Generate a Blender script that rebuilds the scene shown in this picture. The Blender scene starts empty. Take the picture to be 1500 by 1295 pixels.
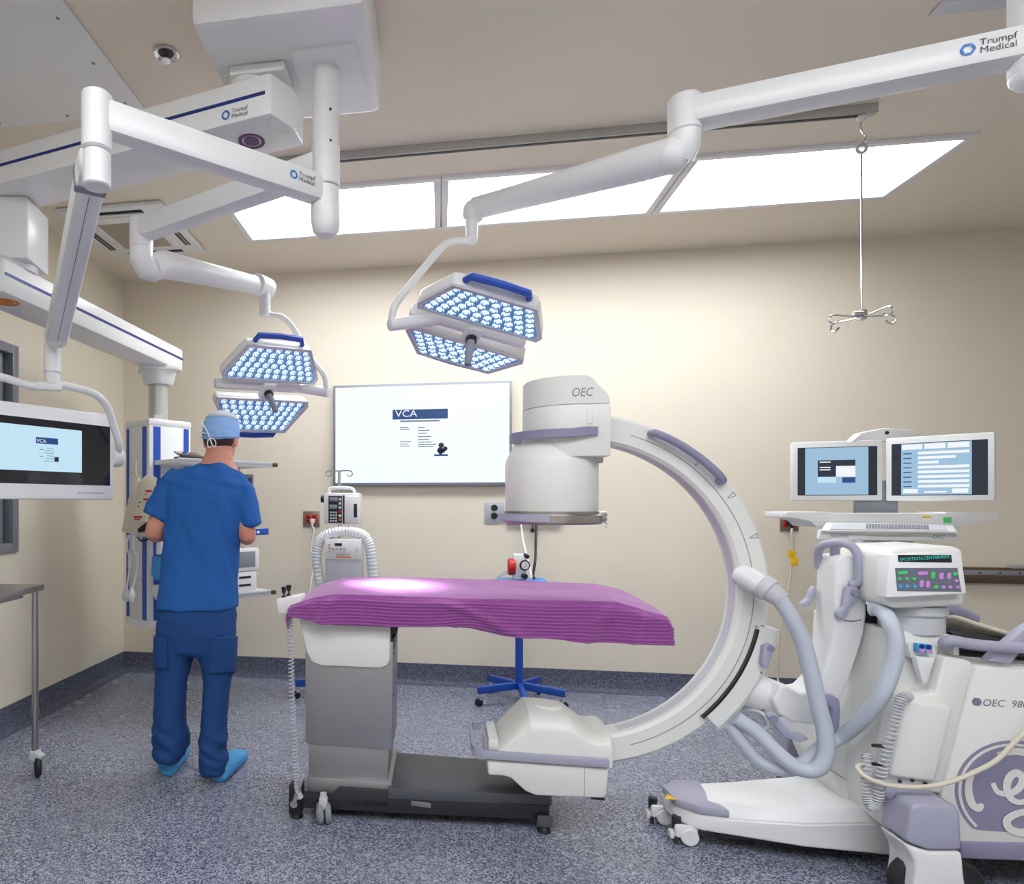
import bpy, bmesh, math, random
from mathutils import Vector as V, Matrix as M, noise
random.seed(7)
SC = bpy.context.scene
COL = SC.collection

# ---------------------------------------------------------------- camera
FPX, PX0, PY0, EYE = 940.0, 490.0, 737.0, 1.33      # focal length and principal point in pixels of 1500x1295
YAW = math.radians(9.36)
SN, CS = math.sin(YAW), math.cos(YAW)
cd = bpy.data.cameras.new('camera')
cd.sensor_fit = 'HORIZONTAL'; cd.sensor_width = 36.0
cd.lens = FPX / 1500.0 * 36.0
cd.shift_x = (750.0 - PX0) / 1500.0
cd.shift_y = (PY0 - 647.5) / 1500.0
cd.clip_start = 0.05
cam = bpy.data.objects.new('camera', cd); COL.objects.link(cam)
cam.location = (0, 0, EYE); cam.rotation_euler = (math.pi / 2, 0, YAW)
SC.camera = cam
# ---------------------------------------------------------------- world, exposure
w = bpy.data.worlds.new('world'); SC.world = w; w.use_nodes = True
w.node_tree.nodes['Background'].inputs[0].default_value = (0.75, 0.82, 1.0, 1)
w.node_tree.nodes['Background'].inputs[1].default_value = 0.3
SC.view_settings.view_transform = 'Standard'; SC.view_settings.look = 'None'
SC.view_settings.gamma = 1.0; SC.view_settings.use_curve_mapping = False
SC.view_settings.exposure = 0.0
PANEL_GLOW = 11.3        # radiance of the ceiling light diffusers
LAMP_W = 420.0           # each surgical lamp's spot

# ---------------------------------------------------------------- measuring helpers (room axes: X along back wall, Y depth, Z up)
RT = V((CS, SN, 0)); FW = V((-SN, CS, 0)); UP = V((0, 0, 1))
def ray(px, py):
    a = (px - PX0) / FPX; b = (PY0 - py) / FPX
    return RT * a + FW + UP * b
def pd(px, py, d): return V((0, 0, EYE)) + ray(px, py) * d             # at viewing depth d
def py(px, p_y, Y):
    r = ray(px, p_y); return V((0, 0, EYE)) + r * (Y / r.y)
def pz(px, p_y, z):
    r = ray(px, p_y); return V((0, 0, EYE)) + r * ((z - EYE) / r.z)
def pxx(px, p_y, X):
    r = ray(px, p_y); return V((0, 0, EYE)) + r * (X / r.x)
def cs(x, d, z): return RT * x + FW * d + UP * z                        # right / ahead / height

# ---------------------------------------------------------------- materials
def lin(h):
    h = h.lstrip('#'); o = []
    for i in (0, 2, 4):
        c = int(h[i:i+2], 16) / 255.0
        o.append(c / 12.92 if c <= 0.04045 else ((c + 0.055) / 1.055) ** 2.4)
    return (o[0], o[1], o[2], 1)
def mat(name, hexc, rough=0.45, metal=0.0, emit=0.0, var=0.06, scale=18.0, bump=0.0, bscale=200.0, alpha=1.0, coat=0.0):
    m = bpy.data.materials.new(name); m.use_nodes = True
    nt = m.node_tree; b = nt.nodes['Principled BSDF']
    c = lin(hexc)
    tc = nt.nodes.new('ShaderNodeTexCoord')
    if var > 0:
        n = nt.nodes.new('ShaderNodeTexNoise'); n.inputs['Scale'].default_value = scale; n.inputs['Detail'].default_value = 4
        nt.links.new(tc.outputs['Object'], n.inputs['Vector'])
        r = nt.nodes.new('ShaderNodeMixRGB'); r.blend_type = 'MIX'
        r.inputs[1].default_value = [x * (1 - var) for x in c[:3]] + [1]
        r.inputs[2].default_value = [min(1, x * (1 + var)) for x in c[:3]] + [1]
        nt.links.new(n.outputs['Fac'], r.inputs[0]); nt.links.new(r.outputs[0], b.inputs['Base Color'])
    else:
        b.inputs['Base Color'].default_value = c
    b.inputs['Roughness'].default_value = rough; b.inputs['Metallic'].default_value = metal
    if coat: b.inputs['Coat Weight'].default_value = coat
    if emit:
        if emit < 2 and not name.startswith('led'):
            b.inputs['Base Color'].default_value = [x * .08 for x in c[:3]] + [1]
        b.inputs['Emission Color'].default_value = c; b.inputs['Emission Strength'].default_value = emit
    if bump:
        n2 = nt.nodes.new('ShaderNodeTexNoise'); n2.inputs['Scale'].default_value = bscale; n2.inputs['Detail'].default_value = 3
        nt.links.new(tc.outputs['Object'], n2.inputs['Vector'])
        bp = nt.nodes.new('ShaderNodeBump'); bp.inputs['Strength'].default_value = bump; bp.inputs['Distance'].default_value = 0.002
        nt.links.new(n2.outputs['Fac'], bp.inputs['Height']); nt.links.new(bp.outputs[0], b.inputs['Normal'])
    if alpha < 1:
        b.inputs['Alpha'].default_value = alpha
    return m
def speckle(name, c0, c1, c2, rough, scale, spec=0.5):
    m = bpy.data.materials.new(name); m.use_nodes = True
    nt = m.node_tree; b = nt.nodes['Principled BSDF']
    tc = nt.nodes.new('ShaderNodeTexCoord')
    v = nt.nodes.new('ShaderNodeTexVoronoi'); v.inputs['Scale'].default_value = scale
    nt.links.new(tc.outputs['Object'], v.inputs['Vector'])
    sep = nt.nodes.new('ShaderNodeSeparateColor'); nt.links.new(v.outputs['Color'], sep.inputs[0])
    cr = nt.nodes.new('ShaderNodeValToRGB'); cr.color_ramp.interpolation = 'CONSTANT'
    cr.color_ramp.elements[0].color = lin(c0); cr.color_ramp.elements[1].position = 0.28; cr.color_ramp.elements[1].color = lin(c1)
    e = cr.color_ramp.elements.new(0.72); e.color = lin(c2)
    nt.links.new(sep.outputs[0], cr.inputs[0]); nt.links.new(cr.outputs[0], b.inputs['Base Color'])
    n = nt.nodes.new('ShaderNodeTexNoise'); n.inputs['Scale'].default_value = 3.0
    nt.links.new(tc.outputs['Object'], n.inputs['Vector'])
    mr = nt.nodes.new('ShaderNodeMapRange'); mr.inputs[3].default_value = rough - 0.06; mr.inputs[4].default_value = rough + 0.08
    nt.links.new(n.outputs['Fac'], mr.inputs[0]); nt.links.new(mr.outputs[0], b.inputs['Roughness'])
    b.inputs['Specular IOR Level'].default_value = spec
    return m
MT = dict(
    wall=mat('cream_paint', '#e8dfcd', 0.55, var=0.02, scale=2.0),
    ceil=mat('ceiling_paint', '#e8decd', 0.7, var=0.02, scale=2.0),
    floor=speckle('speckled_vinyl', '#55596d', '#83879b', '#b2b6c5', 0.26, 190.0),
    cove=speckle('cove_vinyl', '#3c3f52', '#565a6d', '#787c90', 0.38, 200.0),
    white=mat('white_plastic', '#e9e9ea', 0.35, var=0.015),
    cool=mat('cool_white_enamel', '#e9e9e9', 0.3, var=0.015),
    shell=mat('warm_white_shell', '#e8e8e4', 0.36, var=0.015),
    shade=mat('light_grey_plastic', '#c9cad0', 0.4, var=0.02),
    grey=mat('mid_grey_plastic', '#8c8e96', 0.45, var=0.03),
    lav=mat('lavender_grey_trim', '#abaabf', 0.42, var=0.03),
    lavd=mat('dark_lavender_trim', '#8f8da8', 0.42, var=0.03),
    blue=mat('cobalt_blue', '#2453b8', 0.35, var=0.05),
    sblue=mat('stand_blue_enamel', '#1f4fb0', 0.3, var=0.04),
    navy=mat('navy_stripe', '#16307e', 0.4, var=0.02),
    logo=mat('logo_blue', '#2277c4', 0.4, var=0.02),
    ink=mat('dark_lettering', '#3d4048', 0.5, var=0.0),
    inkg=mat('grey_lettering', '#7d7f90', 0.5, var=0.0),
    violet=mat('violet_ring', '#5b1f63', 0.4, var=0.0),
    orange=mat('orange_mark', '#e07a2a', 0.45, var=0.0),
    yellow=mat('yellow_mark', '#f2c414', 0.45, var=0.0),
    red=mat('red_plastic', '#c8201f', 0.4, var=0.03),
    green=mat('green_button', '#4ecb6e', 0.4, var=0.0),
    pink=mat('pink_button', '#cf8fd6', 0.4, var=0.0),
    cyan=mat('cyan_button', '#3fa6e0', 0.4, var=0.0),
    steel=mat('brushed_steel', '#b6b3b2', 0.28, 1.0, var=0.05, scale=6.0, bump=0.05, bscale=300),
    colsteel=mat('satin_column_steel', '#a6a5a8', 0.45, 0.7, var=0.06, scale=4.0),
    chrome=mat('chrome', '#d8d8da', 0.12, 1.0, var=0.0),
    bronze=mat('dark_bronze_metal', '#6b5c4e', 0.35, 0.6, var=0.05),
    black=mat('black_plastic', '#17181c', 0.4, var=0.05),
    rubber=mat('black_rubber', '#202225', 0.6, var=0.05),
    base=mat('charcoal_base', '#5d5f66', 0.38, 0.3, var=0.05),
    based=mat('dark_charcoal', '#303238', 0.42, 0.2, var=0.05),
    hose=mat('pale_blue_grey_hose', '#c3cad6', 0.4, var=0.02),
    rib=mat('white_ribbed_hose', '#e8eaee', 0.4, var=0.02),
    cream=mat('cream_cable', '#d8d0bf', 0.5, var=0.03),
    beige=mat('beige_cloth', '#d8d0ba', 0.8, var=0.06, bump=0.3),
    scrub=mat('blue_scrub_cotton', '#1a5ba4', 0.85, var=0.08, scale=8, bump=0.15, bscale=500),
    scrubd=mat('blue_scrub_trouser_cotton', '#15427f', 0.85, var=0.08, scale=8, bump=0.15, bscale=500),
    skin=mat('skin', '#d0907a', 0.55, var=0.08, scale=25),
    hair=mat('dark_brown_hair', '#33241f', 0.6, var=0.15, scale=90, bump=0.5, bscale=160),
    cap=mat('light_blue_cap', '#8fb8ea', 0.85, var=0.06, bump=0.2, bscale=250),
    capw=mat('pale_cap_top', '#dfe4e8', 0.85, var=0.04),
    cover=mat('blue_shoe_cover', '#4f9fd8', 0.7, var=0.12, scale=30, bump=0.4, bscale=90),
    tie=mat('white_tape', '#eef0f2', 0.7, var=0.02),
    glow=mat('light_diffuser', '#f7fbff', 0.5, emit=PANEL_GLOW, var=0.0),
    tv=mat('bright_screen', '#eef7fd', 0.3, emit=1.0, var=0.0),
    scr_blue=mat('screen_pale_blue', '#a9d0ee', 0.3, emit=0.75, var=0.0),
    scr_cyan=mat('screen_light', '#c4e6f8', 0.3, emit=0.9, var=0.0),
    scr_mid=mat('screen_navy_bar', '#2f5fa8', 0.3, emit=0.5, var=0.0),
    scr_dark=mat('screen_slate', '#33405c', 0.3, emit=0.4, var=0.0),
    scr_white=mat('screen_white', '#f4f8fc', 0.3, emit=0.9, var=0.0),
    scr_line=mat('screen_grey_line', '#9fb0c4', 0.3, emit=0.45, var=0.0),
    scr_edge=mat('screen_side_bar', '#3c4a62', 0.25, emit=0.25, var=0.0),
    lcd=mat('dark_display_glass', '#1a1c26', 0.08, var=0.0, coat=0.5),
    teal=mat('teal_display_text', '#48d8d0', 0.4, emit=0.8, var=0.0),
    lens_hot=mat('led_lens_bright', '#e2f1fd', 0.2, emit=0.75, var=0.0),
    lens_mid=mat('led_lens_blue', '#6fa6d6', 0.12, emit=0.2, var=0.0),
    lens_dark=mat('led_reflector', '#78a5d2', 0.15, 0.3, emit=0.12, var=0.0),
    pane=mat('window_glass', '#8f97a0', 0.08, var=0.0, coat=0.4),
    frame=mat('grey_steel_frame', '#8f949c', 0.4, 0.3, var=0.03),
    plate=mat('steel_wall_plate', '#9b8f84', 0.35, 0.8, var=0.03),
    greyplate=mat('grey_wall_plate', '#b9bcc4', 0.4, 0.3, var=0.03),
    silver=mat('silver_rail', '#bcbcb8', 0.35, 0.35, var=0.03),
    mesh=mat('intake_grille', '#a99c8d', 0.6, var=0.04),
    skyblue=mat('sky_blue_plastic', '#3f93dc', 0.4, var=0.04),
    keyfield=mat('slate_key_field', '#6a6d7e', 0.45, var=0.0),
    towel=None)

# ---------------------------------------------------------------- mesh building
def frame_of(d, up=UP):
    z = d.normalized(); x = up.cross(z)
    if x.length < 1e-5: x = V((1, 0, 0)).cross(z) if abs(z.x) < .9 else V((0, 1, 0)).cross(z)
    x.normalize(); y = z.cross(x)
    return M((x, y, z)).transposed()
class B:
    def __init__(s): s.v = []; s.f = []; s.m = []
    def add(s, vs, fs, mi=0):
        n = len(s.v); s.v += [V(p) for p in vs]; s.f += [[i + n for i in f] for f in fs]; s.m += [mi] * len(fs); return s
    def _bm(s, bm, mi, mx=None):
        bm.verts.index_update()
        vs = [(mx @ v.co if mx else v.co.copy()) for v in bm.verts]
        fs = [[v.index for v in f.verts] for f in bm.faces]; bm.free(); return s.add(vs, fs, mi)
    def box(s, c, sz, R=None, bev=0, mi=0, seg=2):
        bm = bmesh.new(); bmesh.ops.create_cube(bm, size=1)
        for v in bm.verts: v.co = V((v.co.x * sz[0], v.co.y * sz[1], v.co.z * sz[2]))
        if bev: bmesh.ops.bevel(bm, geom=bm.edges[:], offset=bev, segments=seg, affect='EDGES', profile=0.5)
        mx = M.Translation(V(c)) @ (R.to_4x4() if R else M.Identity(4))
        return s._bm(bm, mi, mx)
    def span(s, a, b, bev=0, mi=0):
        a = V(a); b = V(b); d = b - a
        return s.box((a + b) / 2, (abs(d.x), abs(d.y), abs(d.z)), None, bev, mi)
    def bar(s, p0, p1, wd, ht, bev=0, mi=0, up=UP, ext=0.0):     # box along p0->p1
        d = V(p1) - V(p0); return s.box((V(p0) + V(p1)) / 2, (wd, ht, d.length + 2 * ext), frame_of(d, up), bev, mi)
    def prism(s, pts, vec, bev=0, mi=0, seg=2):
        bm = bmesh.new(); n = len(pts); vec = V(vec)
        a = [bm.verts.new(p) for p in pts]; b = [bm.verts.new(V(p) + vec) for p in pts]
        bm.faces.new(a); bm.faces.new(b[::-1])
        for i in range(n): bm.faces.new((a[i], b[i], b[(i + 1) % n], a[(i + 1) % n]))
        bmesh.ops.recalc_face_normals(bm, faces=bm.faces[:])
        if bev: bmesh.ops.bevel(bm, geom=bm.edges[:], offset=bev, segments=seg, affect='EDGES', profile=0.5, clamp_overlap=True)
        return s._bm(bm, mi)
    def loft(s, rings, mi=0, cap=True, closed=False):
        n = len(rings[0]); vs = [p for r in rings for p in r]; fs = []
        k = len(rings)
        for i in range(k if closed else k - 1):
            for j in range(n):
                a = i * n + j; b = i * n + (j + 1) % n; i2 = (i + 1) % k
                fs.append((a, b, i2 * n + (j + 1) % n, i2 * n + j))
        if cap and not closed: fs.append(tuple(range(n))[::-1]); fs.append(tuple((k - 1) * n + j for j in range(n)))
        return s.add(vs, fs, mi)
    def tube(s, pts, r, n=10, mi=0, cap=True, closed=False, flat=1.0):
        pts = [V(p) for p in pts]; k = len(pts); rs = r if isinstance(r, (list, tuple)) else [r] * k
        nx = None; rings = []
        for i, p in enumerate(pts):
            if closed: t = pts[(i + 1) % k] - pts[i - 1]
            else: t = pts[min(i + 1, k - 1)] - pts[max(i - 1, 0)]
            t.normalize()
            if nx is None: nx = frame_of(t).col[0].copy()
            nx = (nx - t * nx.dot(t)); nx.normalize(); ny = t.cross(nx)
            rings.append([p + nx * (math.cos(2 * math.pi * j / n) * rs[i]) + ny * (math.sin(2 * math.pi * j / n) * rs[i] * flat) for j in range(n)])
        return s.loft(rings, mi, cap, closed)
    def cyl(s, p0, p1, r, r2=None, n=20, mi=0, bev=0):
        p0 = V(p0); p1 = V(p1); r2 = r if r2 is None else r2; d = p1 - p0; L = d.length
        prof = [(0, 0), (r - bev, 0), (r, bev), (r2, L - bev), (r2 - bev, L), (0, L)] if bev else [(0, 0), (r, 0), (r2, L), (0, L)]
        return s.lathe(p0, prof, frame_of(d), n, mi)
    def lathe(s, c, prof, R=None, n=28, mi=0):
        c = V(c); vs = []; fs = []; idx = []
        for (r, z) in prof:
            if r < 1e-6: idx.append([len(vs)]); vs.append(V((0, 0, z)))
            else:
                idx.append(list(range(len(vs), len(vs) + n)))
                vs += [V((r * math.cos(2 * math.pi * j / n), r * math.sin(2 * math.pi * j / n), z)) for j in range(n)]
        for a, b in zip(idx[:-1], idx[1:]):
            for j in range(n):
                k = (j + 1) % n
                if len(a) == 1 and len(b) == 1: continue
                if len(a) == 1: fs.append((a[0], b[k], b[j]))
                elif len(b) == 1: fs.append((a[j], a[k], b[0]))
                else: fs.append((a[j], a[k], b[k], b[j]))
        return s.add([c + ((R @ p) if R else p) for p in vs], fs, mi)
    def ball(s, c, r, n=16, mi=0, R=None):
        r = r if isinstance(r, (list, tuple)) else (r, r, r); c = V(c); k = n // 2; vs = []; rings = []
        prof = []
        for i in range(k + 1):
            a = -math.pi / 2 + math.pi * i / k; prof.append((max(0, math.cos(a)) if 0 < i < k else 0, math.sin(a)))
        n0 = len(s.v); s.lathe((0, 0, 0), prof, None, n, mi)
        for i in range(n0, len(s.v)):
            p = s.v[i]; p = V((p.x * r[0], p.y * r[1], p.z * r[2])); s.v[i] = c + (R @ p if R else p)
        return s
    def arc(s, c, u, w, ax, prof, a0, a1, n, mi=0):        # prof: (radius, along-axis) section swept round c in the u/w plane
        c = V(c); rings = []
        for i in range(n + 1):
            a = a0 + (a1 - a0) * i / n; d = u * math.cos(a) + w * math.sin(a)
            rings.append([c + d * r + ax * h for r, h in prof])
        return s.loft(rings, mi)
    def mesh(s, name):
        me = bpy.data.meshes.new(name); me.from_pydata([tuple(p) for p in s.v], [], s.f)
        me.polygons.foreach_set('material_index', s.m); me.update()
        bm = bmesh.new(); bm.from_mesh(me); bmesh.ops.recalc_face_normals(bm, faces=bm.faces[:]); bm.to_mesh(me); bm.free()
        return me
ROOT = {}
def _finish(o, me, mats, sharp):
    for m in (mats if isinstance(mats, (list, tuple)) else [mats]): me.materials.append(m if not isinstance(m, str) else MT[m])
    me.shade_smooth(); me.set_sharp_from_angle(angle=math.radians(sharp))
def obj(name, b, mats, parent, sharp=38, label=None, kind=None):
    me = b.mesh(name) if isinstance(b, B) else b
    off = ROOT[parent.name]; me.transform(M.Translation(-off))
    o = bpy.data.objects.new(name, me); COL.objects.link(o); o.parent = parent
    ROOT[o.name] = off; _finish(o, me, mats, sharp)
    if label: o['label'] = label
    if kind: o['kind'] = kind
    return o
def inst(name, me, mx, parent):                            # shared mesh, world matrix
    o = bpy.data.objects.new(name, me); COL.objects.link(o); o.parent = parent
    o.matrix_local = M.Translation(-ROOT[parent.name]) @ mx; ROOT[o.name] = ROOT[parent.name]; return o
def thing(name, label, cat, loc, group=None):
    o = bpy.data.objects.new(name, None); COL.objects.link(o); o.location = loc; o.empty_display_size = 0.05
    o['label'] = label; o['category'] = cat; ROOT[o.name] = V(loc)
    if group: o['group'] = group
    return o
def solo(name, b, mats, label, cat, group=None, kind=None, sharp=38):
    me = b.mesh(name) if isinstance(b, B) else b
    xs = [v.co.x for v in me.vertices]; ys = [v.co.y for v in me.vertices]; zs = [v.co.z for v in me.vertices]
    off = V(((min(xs) + max(xs)) / 2, (min(ys) + max(ys)) / 2, min(zs))); me.transform(M.Translation(-off))
    o = bpy.data.objects.new(name, me); COL.objects.link(o); o.location = off; ROOT[o.name] = off; _finish(o, me, mats, sharp)
    if label: o['label'] = label
    if cat: o['category'] = cat
    if group: o['group'] = group
    if kind: o['kind'] = kind
    return o
def struct(name, b, mats, label=None, parent=None):
    if parent: return obj(name, b, mats, parent)
    return solo(name, b, mats, label, None, None, 'structure')
def text(s, o, right, up, height, mats, parent, width=None, name='lettering', shear=0.0, depth=0.0006):
    cu = bpy.data.curves.new('txt', 'FONT'); cu.body = s; cu.shear = shear; cu.resolution_u = 3; cu.space_line = 0.85
    t = bpy.data.objects.new('txt', cu); COL.objects.link(t)
    bpy.context.view_layer.update()
    me = bpy.data.meshes.new_from_object(t.evaluated_get(bpy.context.evaluated_depsgraph_get()))
    bpy.data.objects.remove(t); bpy.data.curves.remove(cu)
    xs = [v.co.x for v in me.vertices]; ys = [v.co.y for v in me.vertices]
    x0, x1, y0, y1 = min(xs), max(xs), min(ys), max(ys); k = height / (y1 - y0)
    kx = (width / (x1 - x0)) if width else k
    right = V(right).normalized(); up = V(up).normalized(); nn = right.cross(up)
    for v in me.vertices:
        v.co = V(o) + right * ((v.co.x - x0) * kx) + up * ((v.co.y - y0) * k) + nn * depth
    me.materials.clear()
    return obj(name, me, mats, parent, 60)
def quad(o, right, up, w_, h_, off=0.0):
    right = V(right).normalized(); up = V(up).normalized(); n = right.cross(up); o = V(o) + n * off
    return B().prism([o, o + right * w_, o + right * w_ + up * h_, o + up * h_], -n * 0.001)
def disc(c, n, r, th=0.002, seg=20, mi=0, b=None):
    return (b or B()).cyl(c, V(c) + V(n).normalized() * th, r, None, seg, mi)
def smooth_path(pts, k=6):
    pts = [V(p) for p in pts]; out = []
    for i in range(len(pts) - 1):
        p0 = pts[max(i - 1, 0)]; p1 = pts[i]; p2 = pts[i + 1]; p3 = pts[min(i + 2, len(pts) - 1)]
        for j in range(k):
            t = j / k
            out.append(0.5 * ((2 * p1) + (p2 - p0) * t + (2 * p0 - 5 * p1 + 4 * p2 - p3) * t * t + (3 * p1 - p0 - 3 * p2 + p3) * t ** 3))
    out.append(pts[-1]); return out
def helix(path, R, turns, per=10):
    L = len(path) - 1; out = []; N = turns * per
    for i in range(N + 1):
        t = i / N * L; k = min(int(t), L - 1); p = path[k].lerp(path[k + 1], t - k); f = frame_of(path[k + 1] - path[k], V((0, 1, 0.01)))
        a = 2 * math.pi * i / per; out.append(p + f.col[0] * (R * math.cos(a)) + f.col[1] * (R * math.sin(a)))
    return out
def lerp_tab(tab, x):
    if x <= tab[0][0]: return tab[0][1]
    for (a, b), (c, d) in zip(tab[:-1], tab[1:]):
        if x <= c: return b + (d - b) * (x - a) / (c - a)
    return tab[-1][1]
# ================================================================ the room
WY, WX, CZ = 4.79, -2.50, 3.09          # back wall, left wall, ceiling height
RX, NY = 5.2, -2.6                      # right wall, wall behind the camera
struct('floor', B().span((WX, NY, -0.05), (RX, WY, 0)), 'floor', 'grey-blue speckled vinyl floor with a soft sheen')
b = B()
LX0, LX1, LY0, LY1 = -1.266, 2.525, 3.497, 4.15
b.span((WX, NY, CZ), (LX0, WY, CZ + .06)).span((LX1, NY, CZ), (RX, WY, CZ + .06)).span((LX0, LY1, CZ), (LX1, WY, CZ + .06))
MY0, MY1 = .15, .80                     # two unseen rows of light panels added over and behind the viewer as fill
NY0, NY1 = -1.15, -.50
b.span((LX0, MY1, CZ), (LX1, LY0, CZ + .06)).span((LX0, NY1, CZ), (LX1, MY0, CZ + .06)).span((LX0, NY, CZ), (LX1, NY0, CZ + .06))
struct('ceiling', b, 'ceil', 'plain beige painted ceiling')
struct('wall_back', B().span((WX, WY, 0), (RX, WY + .1, CZ)), 'wall', 'cream painted wall behind the operating table')
struct('wall_right', B().span((RX, NY, 0), (RX + .1, WY, CZ)), 'wall', 'cream painted side wall')
struct('wall_front', B().span((WX, NY - .1, 0), (RX, NY, CZ)), 'wall', 'cream painted wall behind the viewer')
a = pxx(24, 508, WX); c = pxx(24, 808, WX)
wz1, wz0, wy1 = a.z, c.z, a.y; wy0 = wy1 - 1.25
b = B().span((WX - .1, NY, 0), (WX, wy0, CZ)).span((WX - .1, wy1, 0), (WX, WY, CZ)).span((WX - .1, wy0, 0), (WX, wy1, wz0)).span((WX - .1, wy0, wz1), (WX, wy1, CZ))
struct('wall_left', b, 'wall', 'cream painted left wall with a grey framed window')
b = B(); fw = .055
b.span((WX - .08, wy0, wz0), (WX + .018, wy0 + fw, wz1), .004).span((WX - .08, wy1 - fw, wz0), (WX + .018, wy1, wz1), .004)
b.span((WX - .079, wy0 + fw, wz0), (WX + .0175, wy1 - fw, wz0 + fw), .004).span((WX - .079, wy0 + fw, wz1 - fw), (WX + .0175, wy1 - fw, wz1), .004)
win = struct('window_1', b, 'frame', 'grey steel framed window in the left wall behind the monitor')
struct('pane', B().span((WX - .065, wy0 + fw, wz0 + fw), (WX - .055, wy1 - fw, wz1 - fw)), 'pane', parent=win)
b = B()
for y_ in (wy1 - .09, wy1 - .62): b.span((WX - .06, y_ - .03, wz0 + fw), (WX - .02, y_, wz1 - fw), .003)
struct('mullion', b, 'frame', parent=win)
# coved vinyl skirting
def cove(name, p0, p1, n, lab):
    prof = [(0, .145), (.008, .145), (.008, .05), (.018, .022), (.045, .006), (.075, .001), (.075, 0), (0, 0)]
    p0 = V(p0); p1 = V(p1); n = V(n)
    struct(name, B().loft([[p + n * x + UP * z for x, z in prof] for p in (p0, p1)]), 'cove', lab)
cove('baseboard_back', (WX, WY, 0), (RX, WY, 0), (0, -1, 0), 'dark speckled coved skirting along the back wall')
cove('baseboard_left', (WX, NY, 0), (WX, WY - .008, 0), (1, 0, 0), 'dark speckled coved skirting along the left wall')
cove('baseboard_right', (RX, NY, 0), (RX, WY, 0), (-1, 0, 0), 'dark speckled coved skirting along the right wall')

# ---------------------------------------------------------------- ceiling lights
def troffer(x0, x1, y0, y1, lab, grp):
    t = thing('ceiling_light', lab, 'ceiling light', ((x0 + x1) / 2, (y0 + y1) / 2, CZ - .02), grp)
    f = .038; b = B(); e = .003; z0, z1 = CZ - .016, CZ + .05
    x0 += e; x1 -= e
    b.span((x0, y0, z0), (x1, y0 + f, z1), .004).span((x0, y1 - f, z0), (x1, y1, z1), .004)
    b.span((x0, y0 + f, z0), (x0 + f, y1 - f, z1), .004).span((x1 - f, y0 + f, z0), (x1, y1 - f, z1), .004)
    obj('frame', b, 'cool', t)
    obj('diffuser', B().span((x0 + f, y0 + f, CZ + .012), (x1 - f, y1 - f, CZ + .022)), 'glow', t)
xs = [LX0, 0.005, 1.259, LX1]
for i, lab in enumerate(['glowing white ceiling light panel nearest the left wall, partly behind the lamp shaft',
                         'glowing white ceiling light panel in the middle of the row of three',
                         'glowing white ceiling light panel nearest the hanging infusion hook']):
    troffer(xs[i], xs[i + 1], LY0, LY1, lab, 'ceiling light panels')
for (a_, b_, wh) in ((MY0, MY1, 'above the viewer'), (NY0, NY1, 'behind the viewer')):  # added rows outside the view, brightening the front of the C-arm
    for i in range(3):
        troffer(xs[i], xs[i + 1], a_, b_, 'unseen glowing ceiling panel added as fill light %s the row %s' % (('at the left end of', 'in the middle of', 'at the right end of')[i], wh), 'added fill light panels ' + wh)

# ---------------------------------------------------------------- ceiling fittings
t = thing('access_panel', 'large white ceiling access panel with screws along its edges', 'access panel', (-1.75, 2.2, CZ - .01))
obj('panel', B().span((-2.42, 1.55, CZ - .012), (-1.297, 2.70, CZ - .001), .003), 'white', t)
for (x, y) in ((-1.36, 2.12), (-1.36, 2.36), (-1.36, 2.62), (-1.66, 2.66), (-2.0, 2.66)): obj('screw', disc((x, y, CZ - .012), (0, 0, -1), .007, .002, 10), 'grey', t)
s = pz(243, 77, CZ)
t = thing('sprinkler_head', 'chrome recessed fire sprinkler head in the ceiling', 'sprinkler', (s.x, s.y, CZ - .03))
obj('escutcheon', B().lathe((s.x, s.y, CZ - .012), [(.048, .011), (.05, .004), (.044, 0), (.032, .004), (.028, .010)]), 'chrome', t)
obj('cup', B().cyl((s.x, s.y, CZ - .004), (s.x, s.y, CZ - .001), .03), 'black', t)
obj('deflector', B().cyl((s.x, s.y, CZ - .03), (s.x, s.y, CZ - .002), .008, None, 10).cyl((s.x, s.y, CZ - .034), (s.x, s.y, CZ - .030), .019, None, 14), 'chrome', t)
# cassette air conditioner
ax0, ax1, ay0, ay1 = -2.27, -1.60, 3.50, 4.23
t = thing('air_conditioner', 'square white ceiling cassette air conditioner with four slots', 'air conditioner', ((ax0 + ax1) / 2, (ay0 + ay1) / 2, CZ - .03))
b = B().span((ax0, ay0, CZ - .03), (ax1, ay1, CZ - .001), .012)
obj('fascia', b, 'white', t)
obj('panel', B().span((ax0 + .11, ay0 + .115, CZ - .036), (ax1 - .11, ay1 - .115, CZ - .028), .003), 'white', t)
obj('grille', B().span((ax0 + .17, ay0 + .19, CZ - .039), (ax1 - .17, ay1 - .17, CZ - .034), .002), 'mesh', t)
for (x0, y0, x1, y1) in ((ax0 + .14, ay0 + .045, ax1 - .14, ay0 + .085), (ax0 + .14, ay1 - .085, ax1 - .14, ay1 - .045), (ax0 + .045, ay0 + .15, ax0 + .085, ay1 - .15), (ax1 - .085, ay0 + .15, ax1 - .045, ay1 - .15)):
    sl = obj('slot', B().span((x0, y0, CZ - .0325), (x1, y1, CZ - .028), .001), 'black', t)
    b = B()
    if x1 - x0 > y1 - y0: b.box(((x0 + x1) / 2, (y0 + y1) / 2 + .006, CZ - .034), (x1 - x0 - .02, .022, .003), M.Rotation(.3, 3, 'X'), .001)
    else: b.box(((x0 + x1) / 2 + .006, (y0 + y1) / 2, CZ - .034), (.022, y1 - y0 - .02, .003), M.Rotation(.3, 3, 'Y'), .001)
    obj('flap', b, 'grey', sl)
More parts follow.
